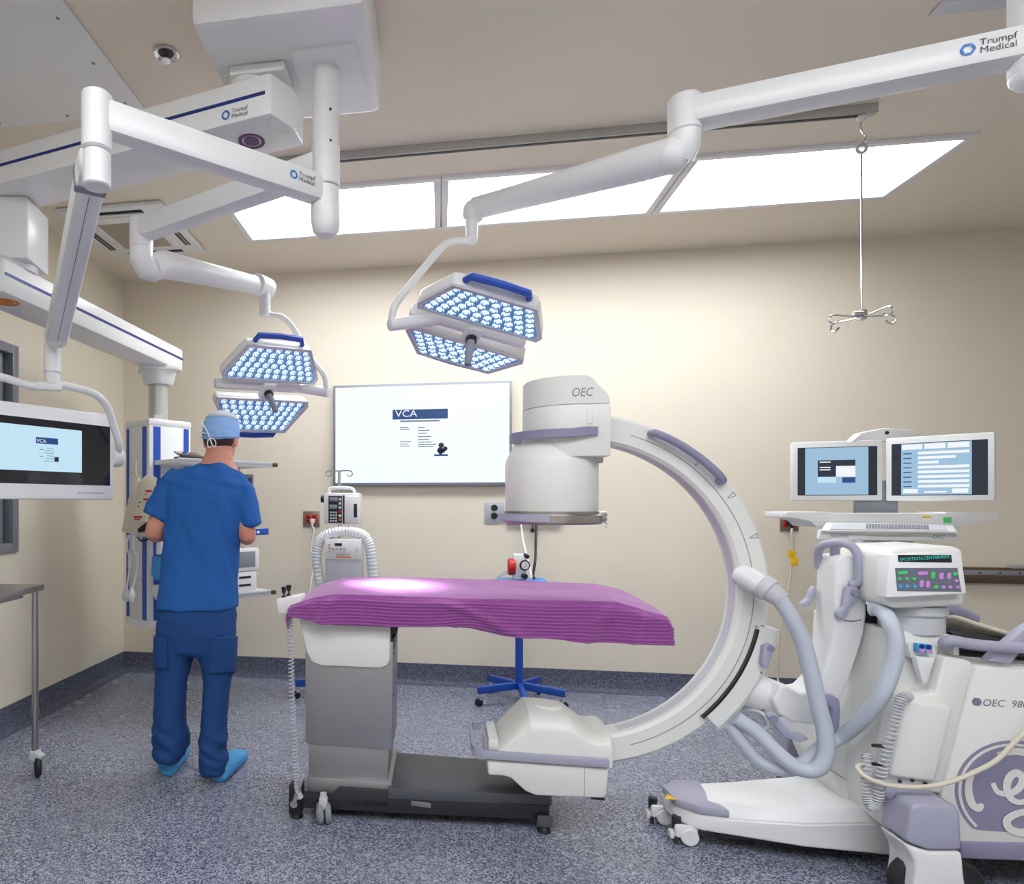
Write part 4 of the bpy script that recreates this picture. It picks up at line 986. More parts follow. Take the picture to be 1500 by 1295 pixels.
# lavender handle round the front
hz_ = zu(634); rr_ = ur + .035
pts = [V((py(874, 630, Y0 - ur).x, Y0 - ur - .002, hz_ + .006)), V((py(855, 630, Y0 - ur).x, Y0 - ur - .018, hz_ + .006))]
pts += [V((ucx - .01 + rr_ * 1.0 * math.cos(a), Y0 + (rr_ - .012) * math.sin(a), hz_)) for a in [1.5 * math.pi - math.pi * k / 16 for k in range(0, 17)]]
pts += [V((py(874, 630, Y0 - ur).x, Y0 + ur + .002, hz_))]
pth = smooth_path(pts, 2); hbm = B(); rings = []
for i, p in enumerate(pth):
    tdir = (pth[min(i + 1, len(pth) - 1)] - pth[max(i - 1, 0)]).normalized(); nd = tdir.cross(UP).normalized()
    rings.append([p + nd * .009 + UP * .016, p - nd * .009 + UP * .016, p - nd * .009 - UP * .016, p + nd * .009 - UP * .016])
obj('hood_handle', hbm.loft(rings), 'lavd', ca)

# ---- x-ray tube housing at the foot of the arc
Yh = Y0 - .165; dph = .33
def poly(pts, Y): return [py(a, b_, Y) for a, b_ in pts]
body = B()
lo_ = [(727, 1100), (728, 1085), (768, 1042), (778, 1037), (824, 1042), (840, 1050), (858, 1064), (873, 1069), (893, 1071), (893, 1114)]
# upper cover: rounded over towards both sides
P0 = smooth_path(poly(lo_, Y0 - .08), 4); mid = min(p.z for p in P0); xm_ = sum(p.x for p in P0) / len(P0); rings = []
half = .158
for j in range(-14, 15):
    f_ = math.sin(math.pi / 2 * j / 14); s_ = max(0.0, 1 - abs(f_) ** 2.6) ** (1 / 2.6); s_ = .58 + .42 * s_
    if abs(j) == 14: s_ = .40
    kx = 1 - (1 - s_) * .16
    rings.append([V((xm_ + (p.x - xm_) * kx, Y0 + half * f_ * (1 if abs(j) < 14 else 1.002), mid + (p.z - mid) * s_)) for p in P0])
obj('tube_cover', B().loft(rings), 'shell', ca, 60)
dc = py(803, 1040, Y0 - .06); obj('port_cap', B().lathe((dc.x, Y0 - .02, dc.z - .02), [(0, .035), (.05, .035), (.056, .03), (.058, 0)], None, 28), 'shell', ca)
lw = [(714, 1114), (892, 1126), (889, 1166), (884, 1170), (786, 1166), (770, 1160), (757, 1148), (748, 1140), (736, 1137), (715, 1136)]
tbh = obj('tube_housing', B().prism(poly(lw, Yh), V((0, dph, 0)), .014, 0, 3), 'shell', ca, 50)
obj('seam', B().prism(poly([(856.5, 1125), (857.2, 1125), (856.2, 1168), (855.5, 1168)], Yh - .0008), V((0, .002, 0))), 'grey', tbh)
ct = poly([(716, 1082), (730, 1083), (730, 1100), (715, 1099)], Yh + .03); obj('end_block', B().prism(ct, V((0, .22, 0)), .004), 'white', ca)
bd_ = poly([(704, 1100), (893, 1113), (893, 1126), (706, 1112)], Yh - .014)
band = B().prism(bd_, V((0, .018, 0)), .005)
e0_, e1_ = bd_[0].lerp(bd_[3], .5), None
hz0 = e0_.z
pts = [e0_ + V((.01, .008, 0)), e0_ + V((-.012, .018, .003)), e0_ + V((-.028, .05, .01)), e0_ + V((-.030, .165, .022)), e0_ + V((-.028, dph - .03, .01)), e0_ + V((-.012, dph, .003)), e0_ + V((.01, dph + .012, 0))]
rings = []; pth = smooth_path(pts, 4)
for i, p in enumerate(pth):
    td = (pth[min(i + 1, len(pth) - 1)] - pth[max(i - 1, 0)]).normalized(); nd = td.cross(UP).normalized()
    rings.append([p + nd * .007 + UP * .016, p - nd * .007 + UP * .016, p - nd * .007 - UP * .016, p + nd * .007 - UP * .016])
obj('bumper', band, 'lav', ca); obj('housing_handle', B().loft(rings), 'lav', ca)
obj('vent', B().prism(poly([(866, 1168), (886, 1170), (886, 1173), (866, 1171)], Yh + .01), V((0, .2, 0))), 'based', tbh)

# ---- sleeve that carries the arc
sa0 = math.atan2(py(1125, 925, YC).z - cz_, py(1125, 925, YC).x - cx_) ; sa1 = math.atan2(py(1040, 1063, YC).z - cz_, py(1040, 1063, YC).x - cx_)
rs0, rs1 = RO - .035, RO + .045
obj('arc_sleeve', B().arc(CC, XU, UP, YU, [(rs0, -.018), (rs1 - .02, -.018), (rs1, 0), (rs1, dp), (rs1 - .02, dp + .018), (rs0, dp + .018)], sa0 + .02, sa1 + .02, 26), 'shell', ca)
obj('sleeve_gap', B().arc(CC, XU, UP, YU, [(rs0 - .006, -.0195), (rs0 + .002, -.0195), (rs0 + .002, 0), (rs0 - .006, 0)], sa0, sa1, 26), 'black', ca)
sl_ = (sa0 + sa1) / 2
lvp = [(1119, 947), (1128, 943), (1134, 947), (1133, 958), (1129, 970), (1126, 980), (1119, 979), (1116, 972)]
obj('brake_lever', B().prism(poly(lvp, YC - .045), V((0, .03, 0)), .005), 'lav', ca)
obj('knob', disc(py(1129, 950, YC - .045), (0, -1, 0), .012, .006, 16).box(py(1115, 985, YC - .018), (.008, .004, .008)), 'lavd', ca)
# ---- L-shaped column
Yl = Y0 - .10; wl = .125
prof = [(1224, 828), (1228, 818), (1236, 813), (1256, 815), (1265, 820), (1271, 833), (1270, 905), (1266, 930), (1257, 960), (1243, 1000), (1228, 1035), (1214, 1056), (1190, 1062), (1160, 1058), (1140, 1046), (1132, 1026), (1145, 1004), (1158, 1008), (1172, 1016), (1186, 1014), (1200, 1000), (1210, 978), (1217, 950), (1222, 905)]
lcol = obj('pivot_column', B().prism(poly(prof, Yl), V((0, wl, 0)), .020, 0, 4), 'white', ca, 55)
obj('column_seam', B().prism(poly([(1226, 857), (1270, 860.6), (1270, 861.4), (1226, 857.8)], Yl - .0008), V((0, .002, 0))), 'shade', lcol)
p0 = py(1098, 1010, Y0 - .06); p1 = py(1152, 1034, Y0 - .06); p0.y = Y0; p1.y = Y0
obj('rotation_collar', B().cyl(p0, p1, .066, .070, 32, 0, .006), 'white', ca)
mk = B()
for k in range(14):
    a = -math.pi * .75 + k * .16; dd_ = (p1 - p0).normalized(); f_ = frame_of(dd_); q = p0.lerp(p1, .55) + (f_.col[0] * math.cos(a) + f_.col[1] * math.sin(a)) * .0695
    mk.bar(q, q + dd_ * .010, .002, .002)
obj('angle_scale', mk, 'ink', ca, kind='stuff')
# arched handle on the column
ap = smooth_path([py(1200, 832, Yl + .12), py(1198, 812, Yl + .10), py(1204, 800, Yl + .06), py(1222, 795, Yl + .02), py(1240, 797, Yl - .01), py(1253, 806, Yl - .02), py(1259, 824, Yl - .025), py(1259, 842, Yl - .025), py(1257, 853, Yl - .022), py(1246, 857, Yl - .01)], 4)
obj('arch_handle', B().tube(ap, .015, 12).cyl(py(1223, 797, Yl + .06), py(1223, 816, Yl + .06), .016, None, 14), 'lav', ca)
obj('brake_lever', B().prism(poly([(1241, 861), (1255, 859), (1261, 866), (1258, 875), (1244, 893), (1243, 900), (1236, 908), (1227, 904), (1228, 896), (1236, 890)], Yl - .028), V((0, .026, 0)), .005), 'lav', ca)
obj('lever_pivot', disc(py(1252, 868, Yl - .028), (0, -1, 0), .013, .006, 16), 'lavd', ca)
obj('brake_lever', B().prism(poly([(1194, 858), (1196, 872), (1188, 886), (1184, 890), (1174, 888), (1175, 884), (1184, 877), (1187, 868)], Yl + .10), V((0, .03, 0)), .005), 'lav', ca)
sw = B()
for k in range(8): 
    q = [(1236 + 3.2 * k, 908.5 + 1.6 * math.sin(math.pi * k / 7)) for k in (k, k + 1)]; sw.bar(py(q[0][0], q[0][1], Yl - .001), py(q[1][0], q[1][1], Yl - .001), .003, .001, 0, 0, V((0, 1, 0)))
obj('swing_mark', sw, 'ink', lcol, kind='stuff')
# lower levers
obj('brake_lever', B().prism(poly([(1124, 1050), (1130, 1045), (1138, 1047), (1144, 1056), (1160, 1072), (1180, 1078), (1186, 1084), (1172, 1088), (1150, 1080), (1138, 1066)], Yl - .05), V((0, .03, 0)), .005), 'lav', ca)
obj('lever_pivot', disc(py(1133, 1053, Yl - .05), (0, -1, 0), .014, .008, 16), 'lavd', ca)
obj('brake_lever', B().prism(poly([(1211, 1021), (1220, 1018), (1231, 1026), (1232, 1040), (1230, 1070), (1222, 1080), (1214, 1078), (1218, 1060), (1219, 1038), (1211, 1032)], Yl - .05), V((0, .03, 0)), .006), 'lavd', ca)

# ---- hoses
def hose(pts, r, m='hose', n=14): return obj('hose', B().tube(smooth_path(pts, 6), r, n), m, ca, 60)
obj('hose_socket', B().tube([py(1087, 843, YC - .02), py(1098, 848, YC - .06), py(1118, 860, YC - .09)], [.040, .044, .040], 18).cyl(py(1092, 850, YC + .02), py(1094, 847, YC - .05), .036, None, 18), 'white', ca)
obj('hose_boot', B().cyl(py(1113, 856, YC - .085), py(1128, 866, YC - .105), .046, None, 20, 0, .004).cyl(py(1126, 865, YC - .10), py(1146, 880, YC - .125), .038, .032, 20, 0, .003), 'shade', ca)
YH = Yl - .09
hose([py(1140, 876, YC - .12), py(1160, 906, YH), py(1176, 940, YH), py(1188, 985, YH), py(1198, 1030, YH), py(1208, 1070, YH), py(1210, 1102, YH), py(1202, 1122, YH), py(1186, 1129, YH + .01), py(1163, 1122, YH + .02), py(1138, 1102, YH + .04), py(1110, 1074, YH + .07), py(1078, 1052, Yl)], .027)
hose([py(1276, 892, YH + .03), py(1290, 894, YH + .0), py(1303, 910, 2.47), py(1312, 940, 2.45), py(1308, 975, 2.45), py(1290, 1020, 2.46), py(1262, 1055, 2.52), py(1235, 1077, YH + .04), py(1215, 1088, YH + .05), py(1198, 1100, YH + .05), py(1180, 1116, YH + .055), py(1158, 1127, YH + .06), py(1132, 1125, YH + .07), py(1108, 1112, YH + .09), py(1085, 1086, YH + .10), py(1068, 1062, Yl + .02)], .025)
hose([py(1075, 1045, Y0 + .05), py(1095, 1040, Y0), py(1118, 1046, Y0 - .08), py(1126, 1064, Y0 - .10), py(1108, 1070, Y0 - .08), py(1090, 1066, Y0)], .006, 'white', 8)

# ---- base foot
zf0, zf1 = .075, .16
foot = [(.905, 2.83), (.915, 2.72), (.985, 2.655), (1.32, 2.60), (1.62, 2.60), (1.62, 3.0), (1.2, 2.93), (.98, 2.90)]
def fz(x): return zf1 + max(0, (x - 1.05)) * .10
bot_ = [V((x, y, zf0)) for x, y in foot]
bm = bmesh.new(); l_ = [bm.verts.new((x, y, zf0 + max(0, (x - 1.0)) * -.02)) for x, y in foot]; m_ = [bm.verts.new((x, y, fz(x) - .035)) for x, y in foot]; u_ = [bm.verts.new((cx + (x - cx) * .97, 2.78 + (y - 2.78) * .78, fz(x))) for cx in (1.3,) for x, y in foot]
n = len(foot); bm.faces.new(l_[::-1]); bm.faces.new(u_)
for A_, B_ in ((l_, m_), (m_, u_)):
    for i in range(n): bm.faces.new((A_[i], A_[(i + 1) % n], B_[(i + 1) % n], B_[i]))
bmesh.ops.recalc_face_normals(bm, faces=bm.faces[:])
bmesh.ops.bevel(bm, geom=[e for e in bm.edges if e.calc_face_angle(0) > .3], offset=.006, segments=2, affect='EDGES')
fb = B(); fb._bm(bm, 0); obj('base_foot', fb, 'white', ca)
tip = [(.898, 2.835), (.908, 2.712), (.983, 2.643), (1.085, 2.628), (1.06, 2.75), (1.075, 2.92), (.975, 2.912)]
tb2 = B().prism([V((1.0 + (x - 1.0) * .97, 2.78 + (y - 2.78) * (.93), .135)) for x, y in tip], UP * .032, .008)
obj('foot_cap', tb2, 'lav', ca)
wt = pz(980, 1168, .168)
obj('warning_label', B().prism([V((wt.x - .02, wt.y - .015, .1672)), V((wt.x + .025, wt.y - .018, .1672)), V((wt.x + .004, wt.y + .03, .1672))], UP * .0012), 'yellow', ca)
obj('undercarriage', B().span((1.05, 2.66, .045), (2.3, 2.95, .09), .01), 'based', ca)
cfs = pz(1003, 1239, 0); cfs2 = pz(966, 1207, 0)
for (x, y) in ((cfs.x, cfs.y + .02), (cfs2.x, cfs2.y + .01)):
    obj('caster_stem', B().cyl((x - .02, y + .01, .055), (x - .02, y + .01, .10), .017, None, 16).box((x - .03, y - .01, .018), (.012, .02, .03)), 'based', ca)
    fk = obj('caster', B().box((x + .006, y - .016, .055), (.085, .022, .052), None, .012).box((x - .035, y, .035), (.03, .03, .028), None, .004), 'white', ca)
    obj('wheel', B().lathe((x + .015, y + .008, .034), [(0, -.012), (.026, -.012), (.034, -.008), (.034, .008), (.026, .012), (0, .012)], frame_of(V((.1, 1, 0))), 22), 'rubber', fk)
    obj('wheel_cover', B().cyl((x + .017, y - .032, .036), (x + .017, y - .012, .036), .033, None, 20, 0, .004), 'white', fk)

# ---- console body
Yb = 2.52; db = .48
Yn = Y0 - .02
shell = [(1306, 924), (1395, 930), (1404, 936), (1405, 962), (1428, 970), (1660, 985), (1660, 1245), (1335, 1236), (1296, 1212), (1290, 1150), (1300, 1040)]
bs = obj('console_body', B().prism(poly(shell, Yb), V((0, db, 0)), .012, 0, 2), 'shell', ca, 45)
obj('recessed_body', B().prism(poly([(1262, 922), (1330, 926), (1330, 1205), (1262, 1190), (1236, 1172), (1212, 1120), (1224, 1060), (1250, 1000)], Yn), V((0, .26, 0)), .010, 0, 2), 'shell', ca, 45)
obj('seam', B().prism(poly([(1212, 1124), (1240, 1142), (1263, 1146), (1263, 1147.5), (1240, 1143.5), (1212, 1125.5)], Yn - .001), V((0, .003, 0))), 'grey', bs)
Ys = 2.455
sp_ = obj('side_panel', B().prism(poly([(1430, 977), (1660, 990), (1660, 1238), (1402, 1236), (1380, 1166)], Ys), V((0, .085, 0)), .006), 'shell', ca)
fp = obj('front_cover', B().prism(poly([(1384, 962), (1421, 968), (1428, 975), (1379, 1164), (1298, 1150), (1322, 1022), (1372, 1016)], Ys + .006), V((0, .085, 0)), .012, 0, 3), 'shell', ca, 45)
obj('cover_bulge', B().prism(poly([(1328, 1026), (1398, 1036), (1372, 1148), (1303, 1138)], Ys - .022), V((0, .05, 0)), .014, 0, 3), 'shell', fp, 45)
arr = B()
for px_, y_ in ((1318, 1144.5), (1336, 1143), (1355, 1148)): disc(py(px_, y_, Ys + .004), (0, -1, 0), .0065, .002, 10, 0, arr)
for i, (px_, y_) in enumerate(((1318, 1144.5), (1336, 1143), (1355, 1148))): obj('lock_mark', disc(py(px_, y_, Ys + .004), (0, -1, 0), .0065, .002, 10), 'ink', fp)
obj('trim_strip', B().prism(poly([(1408, 1234), (1660, 1240), (1660, 1268), (1408, 1258)], Ys - .01), V((0, .1, 0)), .006), 'lavd', ca)
# writing on the side
o = py(1440, 1034, Ys - .001); text('OEC  9800 Plus', o, py(1500, 1037, Ys) - py(1440, 1034, Ys), UP, .023, 'inkg', sp_, .205, shear=.2)
obj('badge', disc(py(1430.5, 1028, Ys - .0), (0, -1, 0), .0135, .002, 20), 'inkg', sp_)
# round monogram, lavender with white scrolls
gc = py(1488, 1163, Ys - .001); gr = .176
cut = gc.z - .128
def chord(r, n=48): 
    a = [2 * math.pi * k / n for k in range(n)]
    return [V((gc.x + r * math.cos(x), gc.y, max(cut, gc.z + r * math.sin(x)))) for x in a]
def discpoly(r, th, off):
    pts = [p + V((0, -off, 0)) for p in chord(r)]; out = [pts[0]]
    for p in pts[1:]:
        if (p - out[-1]).length > 1e-4: out.append(p)
    if (out[0] - out[-1]).length < 1e-4: out.pop()
    return B().prism(out, V((0, th, 0)))
em = obj('emblem', discpoly(gr, .002, 0), 'lavd', sp_)
obj('emblem_ring', B().arc(gc + V((0, -.0012, 0)), XU, UP, YU, [(gr - .018, 0), (gr - .010, 0), (gr - .010, .001), (gr - .018, .001)], -.80, math.pi + .80, 50), 'shell', em)
def scroll(pts, r0):
    P = smooth_path([V((gc.x + a * gr, gc.y - .002, gc.z + b_ * gr)) for a, b_ in pts], 8); rr = []
    for i in range(len(P)): rr.append(r0 * (.55 + .45 * math.sin(math.pi * i / (len(P) - 1))))
    return B().tube(P, rr, 8, flat=.12) if False else ribbon(P, rr)
def ribbon(P, rr):
    b = B(); vs = []; fs = []
    for i, p in enumerate(P):
        t_ = (P[min(i + 1, len(P) - 1)] - P[max(i - 1, 0)]).normalized(); n_ = V((-t_.z, 0, t_.x))
        for s_, h_ in ((1, 0), (-1, 0), (-1, .001), (1, .001)): vs.append(p + n_ * rr[i] * s_ + V((0, h_ - i * .00003, 0)))
    for i in range(len(P) - 1):
        for k in range(4): fs.append((i * 4 + k, i * 4 + (k + 1) % 4, i * 4 + 4 + (k + 1) % 4, i * 4 + 4 + k))
    fs += [(0, 1, 2, 3), tuple(len(vs) - 4 + k for k in (3, 2, 1, 0))]
    return b.add(vs, fs)
for pts, r0 in (([(-.38, .18), (-.30, .02), (-.12, .0), (.04, .12), (.10, .30), (0, .40), (-.12, .30), (-.16, .10), (-.08, -.10), (.08, -.14), (.22, -.02)], .012),
                ([(.62, .12), (.50, .34), (.34, .30), (.28, .08), (.40, -.04), (.54, .04), (.62, .22), (.58, -.2), (.40, -.55), (.12, -.70), (-.10, -.66), (-.16, -.50), (0, -.36), (.3, -.26), (.62, -.14), (.8, .02)], .013),
                ([(-.70, .40), (-.78, .10), (-.74, -.2), (-.62, -.32), (-.56, -.22)], .012), ([(-.30, .72), (0, .80), (.3, .74), (.36, .62)], .012)):
    obj('emblem_scroll', scroll(pts, r0), 'shell', em)
# top tray, cable bundle, lavender rear handle
obj('deck', B().prism(poly([(1395, 926), (1660, 965), (1660, 985), (1395, 950)], Yb + .06), V((0, .34, 0)), .006), 'based', ca)
random.seed(11)
for k in range(7):
    dz = k * .006; dy = k * .022
    pts = [py(1372 + 2 * k, 915 + (k % 3), Yb + .16 + dy * .4), py(1395 + k * 2, 904 + 2.2 * k, Yb + .10 + dy), py(1430, 914 + 3 * k, Yb + .08 + dy), py(1470, 926 + 2.4 * k, Yb + .08 + dy), py(1510, 938 + 2 * k, Yb + .12 + dy)]
    obj('cable_loop', B().tube(smooth_path(pts, 5), .0075, 8), 'cream', ca)
obj('rear_handle', B().tube(smooth_path([py(1386, 948, Yb - .02), py(1384, 942, Yb - .05), py(1392, 938, Yb - .06), py(1420, 943, Yb - .06), py(1470, 948, Yb - .06), py(1540, 950, Yb - .05)], 5), .0185, 12), 'lav', ca)
obj('handle_brace', B().prism(poly([(1448, 968), (1470, 948), (1500, 922), (1530, 905), (1530, 930), (1500, 950), (1482, 974)], Yb - .05), V((0, .04, 0)), .008), 'lav', ca)
obj('handle_block', B().prism(poly([(1398, 934), (1406, 935), (1406, 961), (1397, 959)], Yb - .03), V((0, .06, 0)), .004), 'shell', ca)
obj('dark_cover', B().tube(smooth_path([py(1364, 916, Yb + .36), py(1374, 898, Yb + .36), py(1395, 896, Yb + .36), py(1425, 910, Yb + .36)], 5), [.03] * 16, 10), 'lavd', ca)
# hand control in its holder
hc = obj('hand_control', B().prism(poly([(1342, 962), (1372, 964), (1366, 980), (1360, 1002), (1353, 1003), (1346, 980)], Yb - .05), V((0, .03, 0)), .006), 'white', ca)
obj('holder', B().prism(poly([(1330, 943), (1374, 946), (1374, 966), (1352, 970), (1334, 964)], Yb - .03), V((0, .04, 0)), .008), 'shell', ca)
ky = obj('key_plate', B().prism(poly([(1344, 943), (1366, 945), (1366, 958), (1344, 956)], Yb - .052), V((0, .02, 0)), .002), 'cyan', hc)
for px_, y_, m_ in ((1350, 947, 'navy'), (1360, 948, 'navy'), (1350, 953, 'pink'), (1360, 954, 'pink')): obj('key', disc(py(px_, y_, Yb - .0525), (0, -1, 0), .008, .003, 12), m_, ky)
# coiled lead and loose cable
path = smooth_path([py(1332, 1020, Ys - .03), py(1320, 1024, Ys - .045), py(1312, 1050, Ys - .05), py(1302, 1090, Ys - .05), py(1292, 1130, Ys - .05), py(1286, 1165, Ys - .05), py(1278, 1182, Ys - .045), py(1270, 1170, Ys - .04), py(1268, 1140, Ys - .03), py(1270, 1105, Ys - .0)], 8)
obj('coiled_lead', B().tube(helix(path, .014, 58, 9), .0030, 5), 'shade', ca)
obj('cable', B().tube(smooth_path([py(1264, 1120, Ys - .0), py(1256, 1124, Ys - .03), py(1268, 1138, Ys - .06), py(1300, 1150, Ys - .075), py(1350, 1153, Ys - .07), py(1390, 1146, Ys - .07), py(1430, 1130, Ys - .06), py(1462, 1112, Ys - .06), py(1500, 1074, Ys - .06), py(1560, 1030, Ys - .05), py(1600, 1015, Ys - .03), py(1612, 1012, Ys + .02)], 6), .0075, 10), 'cream', ca)
for y_ in (1092, 1119): obj('connector', B().cyl(py(1296, y_ + 1, Ys + .06), py(1279, y_, Ys + .0), .007, .006, 10), 'black', ca)
# console head
Yk = 2.46
hd_ = obj('control_head', B().prism(poly([(1297, 830), (1300, 814), (1312, 803), (1400, 800), (1412, 806), (1416, 868), (1412, 888), (1310, 892), (1299, 884)], Yk + .02), V((0, .28, 0)), .014, 0, 3), 'shell', ca, 45)
fc = [py(1302, 812, Yk + .008), py(1408, 806, Yk + .008), py(1417, 870, Yk - .022), py(1298, 876, Yk - .022)]
cpn = obj('control_panel', B().prism(fc, V((0, .06, 0)), .006), 'white', hd_)
fo, fr_, fu_ = fc[3], (fc[2] - fc[3]), (fc[0] - fc[3]); pnrm = fr_.cross(fu_).normalized()
def cpt(px_, y_):     # point on the sloped panel under a picture point
    r = ray(px_, y_); o_ = V((0, 0, EYE)); tt = (fo - o_).dot(pnrm) / r.dot(pnrm); return o_ + r * tt
def pplate(pts, th, m, nm, par=cpn): return obj(nm, B().prism([cpt(a, b_) + pnrm * th for a, b_ in pts], -pnrm * th), m, par)
def csz(px_): return .0026
dsp = pplate([(1315, 813), (1393, 813), (1394, 824), (1316, 823)], .0015, 'black', 'display')
text('SPOSITION:CENTER/READY'[:20], cpt(1317.5, 822) + pnrm * .002, fr_, fu_, .011, 'teal', dsp, (cpt(1391, 822) - cpt(1317.5, 822)).length)
kb = pplate([(1311, 832), (1402, 832), (1408, 867), (1314, 866)], .0015, 'keyfield', 'key_field')
def btn(px_, y_, w_, h_, m):
    c = cpt(px_, y_) + pnrm * .0015; s = (cpt(px_ + 5, y_) - cpt(px_, y_)).length / 5
    b = B(); n_ = 14; rx, ry_ = w_ * s / 2, h_ * s / 2; r0 = min(rx, ry_); pts = []
    for k in range(n_):
        a = 2 * math.pi * k / n_; pts.append(c + fr_.normalized() * (math.cos(a) * r0 + (rx - r0) * (1 if math.cos(a) > 0 else -1)) + fu_.normalized() * (math.sin(a) * r0 + (ry_ - r0) * (1 if math.sin(a) > 0 else -1)))
    b.prism(pts, pnrm * .003); obj('button', b, m, kb)
for q in ((1321, 839, 15, 6, 'green'), (1317, 848, 6, 5, 'green'), (1328, 848, 6, 5, 'green'), (1338, 848, 6, 5, 'green'), (1318, 859, 6, 6, 'cyan'), (1328, 859, 6, 6, 'cyan'), (1339, 859, 6, 6, 'cyan'),
          (1351, 840, 15, 6, 'pink'), (1349, 855, 6, 12, 'pink'), (1358, 856, 6, 12, 'pink'), (1366, 843, 6, 13, 'green'), (1370, 860, 7, 6, 'green'), (1378, 844, 6, 12, 'pink'), (1389, 844, 6, 12, 'pink'),
          (1398, 841, 7, 7, 'green'), (1400, 851, 6, 5, 'pink'), (1381, 860, 6, 5, 'pink'), (1391, 860, 6, 5, 'pink'), (1402, 860, 6, 5, 'pink')): btn(*q)
pc = py(1334, 900, Yk + .14); obj('console_neck', B().lathe((pc.x, pc.y, 0), [(0, py(1334, 884, Yk + .14).z), (.10, py(1334, 884, Yk + .14).z), (.10, py(1334, 902, Yk + .05).z), (.092, py(1334, 906, Yk + .05).z), (.092, py(1334, 930, Yk + .05).z), (0, py(1334, 930, Yk + .05).z)], None, 32), 'shade', ca)
obj('side_sleeve', B().prism(poly([(1270, 886), (1290, 890), (1292, 918), (1270, 922)], Yb + .15), V((0, .1, 0)), .006), 'based', ca)
# rear wheel pods
def pod(side):
    mir = (lambda p: V((p.x, 2 * 2.76 - p.y, p.z))) if side else (lambda p: p)
    Yp_ = 2.33; d_ = V((0, .13, 0)) * (-1 if side else 1)
    p_ = lambda L: [mir(py(a, b_, Yp_)) for a, b_ in L]
    obj('wheel_arm', B().prism([mir(py(a, b_, 2.42)) for a, b_ in [(1294, 1158), (1372, 1164), (1402, 1182), (1402, 1192), (1340, 1188), (1300, 1170)]], V((0, .12, 0)) * (-1 if side else 1), .006), 'lav', ca)
    obj('wheel_pod', B().prism(p_([(1336, 1184), (1346, 1178), (1400, 1182), (1408, 1190), (1410, 1246), (1360, 1246), (1328, 1234)]), d_, .012, 0, 3), 'lav', ca, 45)
    obj('wheel_fairing', B().prism(p_([(1326, 1237), (1360, 1249), (1410, 1249), (1414, 1290), (1418, 1308), (1338, 1308), (1342, 1280), (1340, 1262)]), d_, .010, 0, 3), 'white', ca, 45)
    c = mir(py(1345, 1282, Yp_ + .07)); 
    c.z = .085; obj('wheel', B().lathe(c, [(0, -.03), (.05, -.03), (.075, -.026), (.085, -.014), (.085, .014), (.075, .026), (.05, .03), (0, .03)], frame_of(V((0, 1, 0))), 30), 'rubber', ca)
    c2 = c + V((.10, 0, 0)); obj('wheel', B().lathe(c2, [(0, -.03), (.05, -.03), (.075, -.026), (.085, -.014), (.085, .014), (.075, .026), (.05, .03), (0, .03)], frame_of(V((0, 1, 0))), 30), 'rubber', ca)
pod(0); pod(1)
# ================================================================ twin-monitor workstation behind the console
mc = thing('monitor_workstation', 'white workstation cart with two glowing monitors behind the C-arm console', 'workstation', (2.05, 3.62, 0))
ml0 = cs(2.416, 3.39, 0); mcn = cs(2.78, 3.25, 0); mr1 = cs(3.03, 2.94, 0)
def monitor(p, q, top, bot, swap):
    d = (q - p).normalized(); n = d.cross(UP); W_ = (q - p).length; H_ = top - bot
    R_ = M((d, -n, UP)).transposed(); c = (p + q) / 2 + UP * (top + bot) / 2
    cs_ = obj('monitor', B().box(c - n * .025, (W_ - .006, .05, H_), R_, .008), 'white', mc)
    o = p + UP * bot
    def qd(u0, v0, u1, v1, off, m, nm): return obj(nm, quad(o + d * (W_ * u0) + UP * (H_ * v0), d, UP, W_ * (u1 - u0), H_ * (v1 - v0), off), m, cs_)
    qd(.065, .09, .935, .90, .0012, 'scr_edge', 'display')
    return qd, o, d, W_, H_, cs_, n
zl1 = EYE + (737 - 646) * 3.32 / FPX; zl0 = EYE + (737 - 733.5) * 3.32 / FPX
qd, o, d, W_, H_, cs_, n = monitor(ml0, mcn, zl1, zl0, False)
qd(.15, .10, .84, .89, .002, 'scr_blue', 'screen_image')
qd(.29, .40, .70, .68, .003, 'scr_dark', 'screen_window'); qd(.49, .40, .70, .58, .0036, 'scr_white', 'screen_window'); qd(.29, .30, .49, .40, .003, 'scr_cyan', 'screen_window'); qd(.56, .30, .70, .39, .003, 'scr_mid', 'screen_window')
for v_ in (.64, .55, .51): qd(.31, v_, .43, v_ + .018, .0042, 'scr_white', 'screen_text_line')
qd2, o2, d2_, W2, H2, cs2, n2 = monitor(mcn + (mr1 - mcn).normalized() * .006, mr1, zl1 + .006, zl0 - .003, True)
qd2(.16, .10, .80, .89, .002, 'scr_blue', 'screen_image')
for k in range(8): 
    v_ = .72 - k * .073; qd2(.32, v_, .78 if k not in (1, 2) else (.66, .51)[k - 1], v_ + .042, .003, 'scr_white', 'screen_field'); qd2(.18, v_ + .01, .26, v_ + .026, .003, 'scr_mid', 'screen_text_line')
for k in range(3): qd2(.17 + .21 * k, .80, .36 + .21 * k, .88, .003, 'scr_white', 'screen_tab')
for u_ in (.18, .63): qd2(u_, .125, u_ + .14, .19, .003, 'scr_white', 'screen_key')
qd2(.38, .13, .58, .155, .003, 'scr_white', 'screen_key')
bd2 = (mr1 - ml0); bd2.z = 0; bdn = bd2.normalized()
mp = mcn + UP * zl1; hoodY = py(1300, 640, mcn.y + .03).y
hp2 = [(1246, 648), (1262, 634), (1280, 630), (1298, 627), (1334, 629), (1348, 634), (1358, 645)]
obj('monitor_hood', B().prism([pd(a, b_, 3.29) for a, b_ in hp2], FW * .05, .006), 'white', mc)
obj('sensor', disc(pd(1299, 634, 3.288), -FW, .009, .004, 12), 'black', mc)
mc_c = mcn + FW * .05
